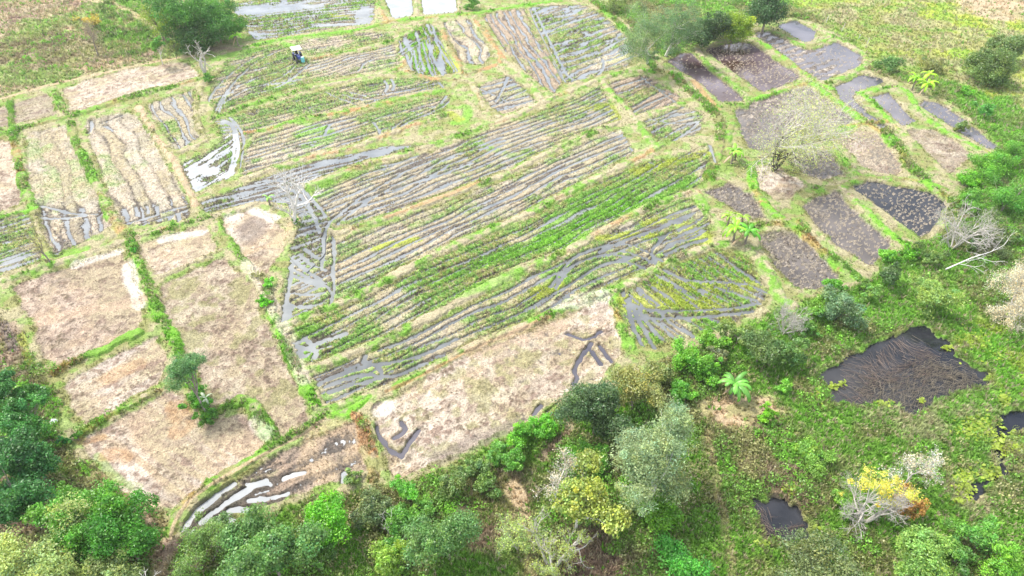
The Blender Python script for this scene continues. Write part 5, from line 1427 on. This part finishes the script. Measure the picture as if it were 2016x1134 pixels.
def tractor():
    x, y, _ = P(588, 119); g = gz(x, y)
    root = thing('tractor', (x, y, g), 'small dark blue paddy tractor with a flat white canopy in the upper left plots', 'tractor')
    root.rotation_euler = (0, 0, math.radians(-62))
    def wheel(nm, cx, cy, rad, wd):
        V, Fc = [], []
        k = 20
        for side in (-1, 1):
            for q in range(k):
                a = 2 * math.pi * q / k; rr = rad * (1.0 if q % 2 else .93)
                V.append(np.array((cx + math.cos(a) * rr, cy + side * wd / 2, rad + math.sin(a) * rr - .06)))
        for q in range(k): Fc.append((q, (q + 1) % k, k + (q + 1) % k, k + q))
        Fc.append(tuple(range(k))[::-1]); Fc.append(tuple(range(k, 2 * k)))
        w = part(nm, V, Fc, M_RUBBER, root, .01)
        V, Fc = [], []
        for side in (-1, 1):
            for q in range(12):
                a = 2 * math.pi * q / 12
                V.append(np.array((cx + math.cos(a) * rad * .5, cy + side * (wd / 2 + .02), rad + math.sin(a) * rad * .5 - .06)))
        for q in range(12): Fc.append((q, (q + 1) % 12, 12 + (q + 1) % 12, 12 + q))
        Fc.append(tuple(range(12))[::-1]); Fc.append(tuple(range(12, 24)))
        part('rim', V, Fc, M_STEEL, w, 0)
    for s in (-1, 1):
        wheel('wheel', -.55, s * .68, .62, .32); wheel('wheel', 1.05, s * .58, .40, .22)
    V, Fc = [], []; box(V, Fc, (.75, 0, .85), (1.25, .52, .55)); box(V, Fc, (-.25, 0, .68), (1.1, .62, .35)); box(V, Fc, (-.5, .55, 1.22), (.9, .3, .06)); box(V, Fc, (-.5, -.55, 1.22), (.9, .3, .06))
    part('body', V, Fc, M_BLUE, root, .05)
    V, Fc = [], []; box(V, Fc, (-.45, 0, 1.05), (.45, .5, .12)); box(V, Fc, (-.68, 0, 1.3), (.08, .5, .45)); part('seat', V, Fc, M_RUBBER, root, .03)
    V, Fc = [], []; tube(V, Fc, (.15, 0, .9), (-.05, 0, 1.35), .03, .03, 6)
    for q in range(12):
        a = 2 * math.pi * q / 12; b = 2 * math.pi * (q + 1) / 12
        tube(V, Fc, (-.05 + .08 * math.cos(a), .2 * math.sin(a), 1.35 + .18 * math.cos(a)), (-.05 + .08 * math.cos(b), .2 * math.sin(b), 1.35 + .18 * math.cos(b)), .018, .018, 4)
    part('steering_wheel', V, Fc, M_RUBBER, root, 0)
    for sx in (-.95, .25):
        for sy in (-.6, .6):
            V, Fc = [], []; tube(V, Fc, (sx, sy, .7), (sx, sy, 2.1), .03, .03, 6); part('canopy_post', V, Fc, M_STEEL, root, 0)
    V, Fc = [], []; box(V, Fc, (-.3, 0, 2.13), (2.0, 1.75, .07)); box(V, Fc, (-.3, 0, 2.19), (1.7, 1.45, .06)); part('canopy', V, Fc, M_WHITE, root, .03)
    V, Fc = [], []; box(V, Fc, (-1.5, 0, .45), (.5, 1.5, .3)); box(V, Fc, (-1.15, 0, .6), (.4, .12, .12)); part('tiller', V, Fc, M_STEEL, root, .03)
    V, Fc = [], []; tube(V, Fc, (1.1, .15, 1.1), (1.1, .15, 1.75), .035, .03, 6); part('exhaust', V, Fc, M_STEEL, root, 0)
tractor()
def drum():
    x, y, _ = P(597, 123); g = gz(x, y)
    root = thing('plastic_drum', (x, y, g), 'pale turquoise plastic drum on the bank beside the tractor', 'drum')
    V, Fc = [], []
    zs = [(-.05, .30), (.05, .33), (.3, .33), (.34, .35), (.38, .33), (.62, .33), (.66, .35), (.70, .33), (.92, .32), (.98, .26)]
    for a, b in zip(zs[:-1], zs[1:]): tube(V, Fc, (0, 0, a[0]), (0, 0, b[0]), a[1], b[1], 18)
    part('body', V, Fc, M_TEAL, root, 0)
    V, Fc = [], []; n = len(V)
    for q in range(18): V.append(np.array((.27 * math.cos(q * math.pi / 9), .27 * math.sin(q * math.pi / 9), .975)))
    Fc.append(tuple(range(18)))
    tube(V, Fc, (.12, 0, .97), (.12, 0, 1.03), .05, .05, 8)
    part('lid', V, Fc, M_WHITE, root, 0)
drum()
def bag():
    x, y, _ = P(108, 835); g = gz(x, y)
    bm = __import__('bmesh').new()
    bmod = __import__('bmesh')
    bmod.ops.create_icosphere(bm, subdivisions=3, radius=.36)
    r = np.random.default_rng(3)
    for v in bm.verts:
        n = float(fbm(np.array([v.co.x * 3 + 9]), np.array([v.co.y * 3 + v.co.z * 2 + 4]), .8, 3, 9)[0])
        v.co *= (.75 + .5 * n); v.co.z *= .6
        if v.co.z > .12 and abs(v.co.x) < .1 and abs(v.co.y) < .1: v.co.z += .12
    me = bpy.data.meshes.new('plastic_bag'); bm.to_mesh(me); bm.free(); me.materials.append(M_BAG)
    me.polygons.foreach_set('use_smooth', np.ones(len(me.polygons), bool))
    o = bpy.data.objects.new('plastic_bag', me); COL.objects.link(o); o.location = (x, y, g + .15)
    tag(o, 'white plastic bag lying on the earth at the edge of the left plots', 'bag')
bag()
# fence posts along the meadow edge
def post(u, v, label, lean, hgt=1.3):
    x, y, _ = P(u, v); g = gz(x, y)
    V, Fc = [], []
    tube(V, Fc, (0, 0, -.2), (0, 0, hgt), .10, .075, 4)
    n = len(V); top = [V[i] for i in range(1, 8, 2)]
    apex = np.array((0, 0, hgt + .05)); V.append(apex)
    for q in range(4): Fc.append((q * 2 + 1, ((q + 1) % 4) * 2 + 1, n))
    o = part('fence_post', V, Fc, M_POST, None, .01)
    o.location = (x, y, g); o.rotation_euler = (0, lean, .3)
    tag(o, label, 'fence post', 'fence posts along the meadow edge')
post(1626, 45, 'whitish post nearest the small clear pool', .12)
post(1657, 62, 'leaning whitish post beyond the top of the heart-shaped plot', .22)
post(1690, 77, 'short whitish post low in the grass above the heart-shaped plot', .2, .9)
post(1706, 88, 'whitish post right above the tip of the heart-shaped plot', .15)

# ------------------------------------------------------------------ haze: one closed box of thin air
def haze():
    me = bpy.data.meshes.new('haze')
    x0, x1, y0, y1, z0, z1 = -8000, 8000, -8000, 9000, -3.0, 62.0
    v = [(x, y, z) for x in (x0, x1) for y in (y0, y1) for z in (z0, z1)]
    me.from_pydata(v, [], [(0, 1, 3, 2), (4, 6, 7, 5), (0, 4, 5, 1), (2, 3, 7, 6), (0, 2, 6, 4), (1, 5, 7, 3)]); me.update()
    m = bpy.data.materials.new('haze'); m.use_nodes = True; nt = m.node_tree
    nt.nodes.remove(nt.nodes['Principled BSDF'])
    pv = nt.nodes.new('ShaderNodeVolumePrincipled'); pv.inputs['Color'].default_value = (.93, .95, .97, 1); pv.inputs['Density'].default_value = HAZE
    pv.inputs['Anisotropy'].default_value = .2
    nt.links.new(pv.outputs[0], nt.nodes['Material Output'].inputs['Volume'])
    me.materials.append(m)
    o = bpy.data.objects.new('haze', me); COL.objects.link(o)
    tag(o, 'thin bright haze over the fields', 'haze', kind='stuff')
HAZE = .00022
if HAZE > 0: haze()
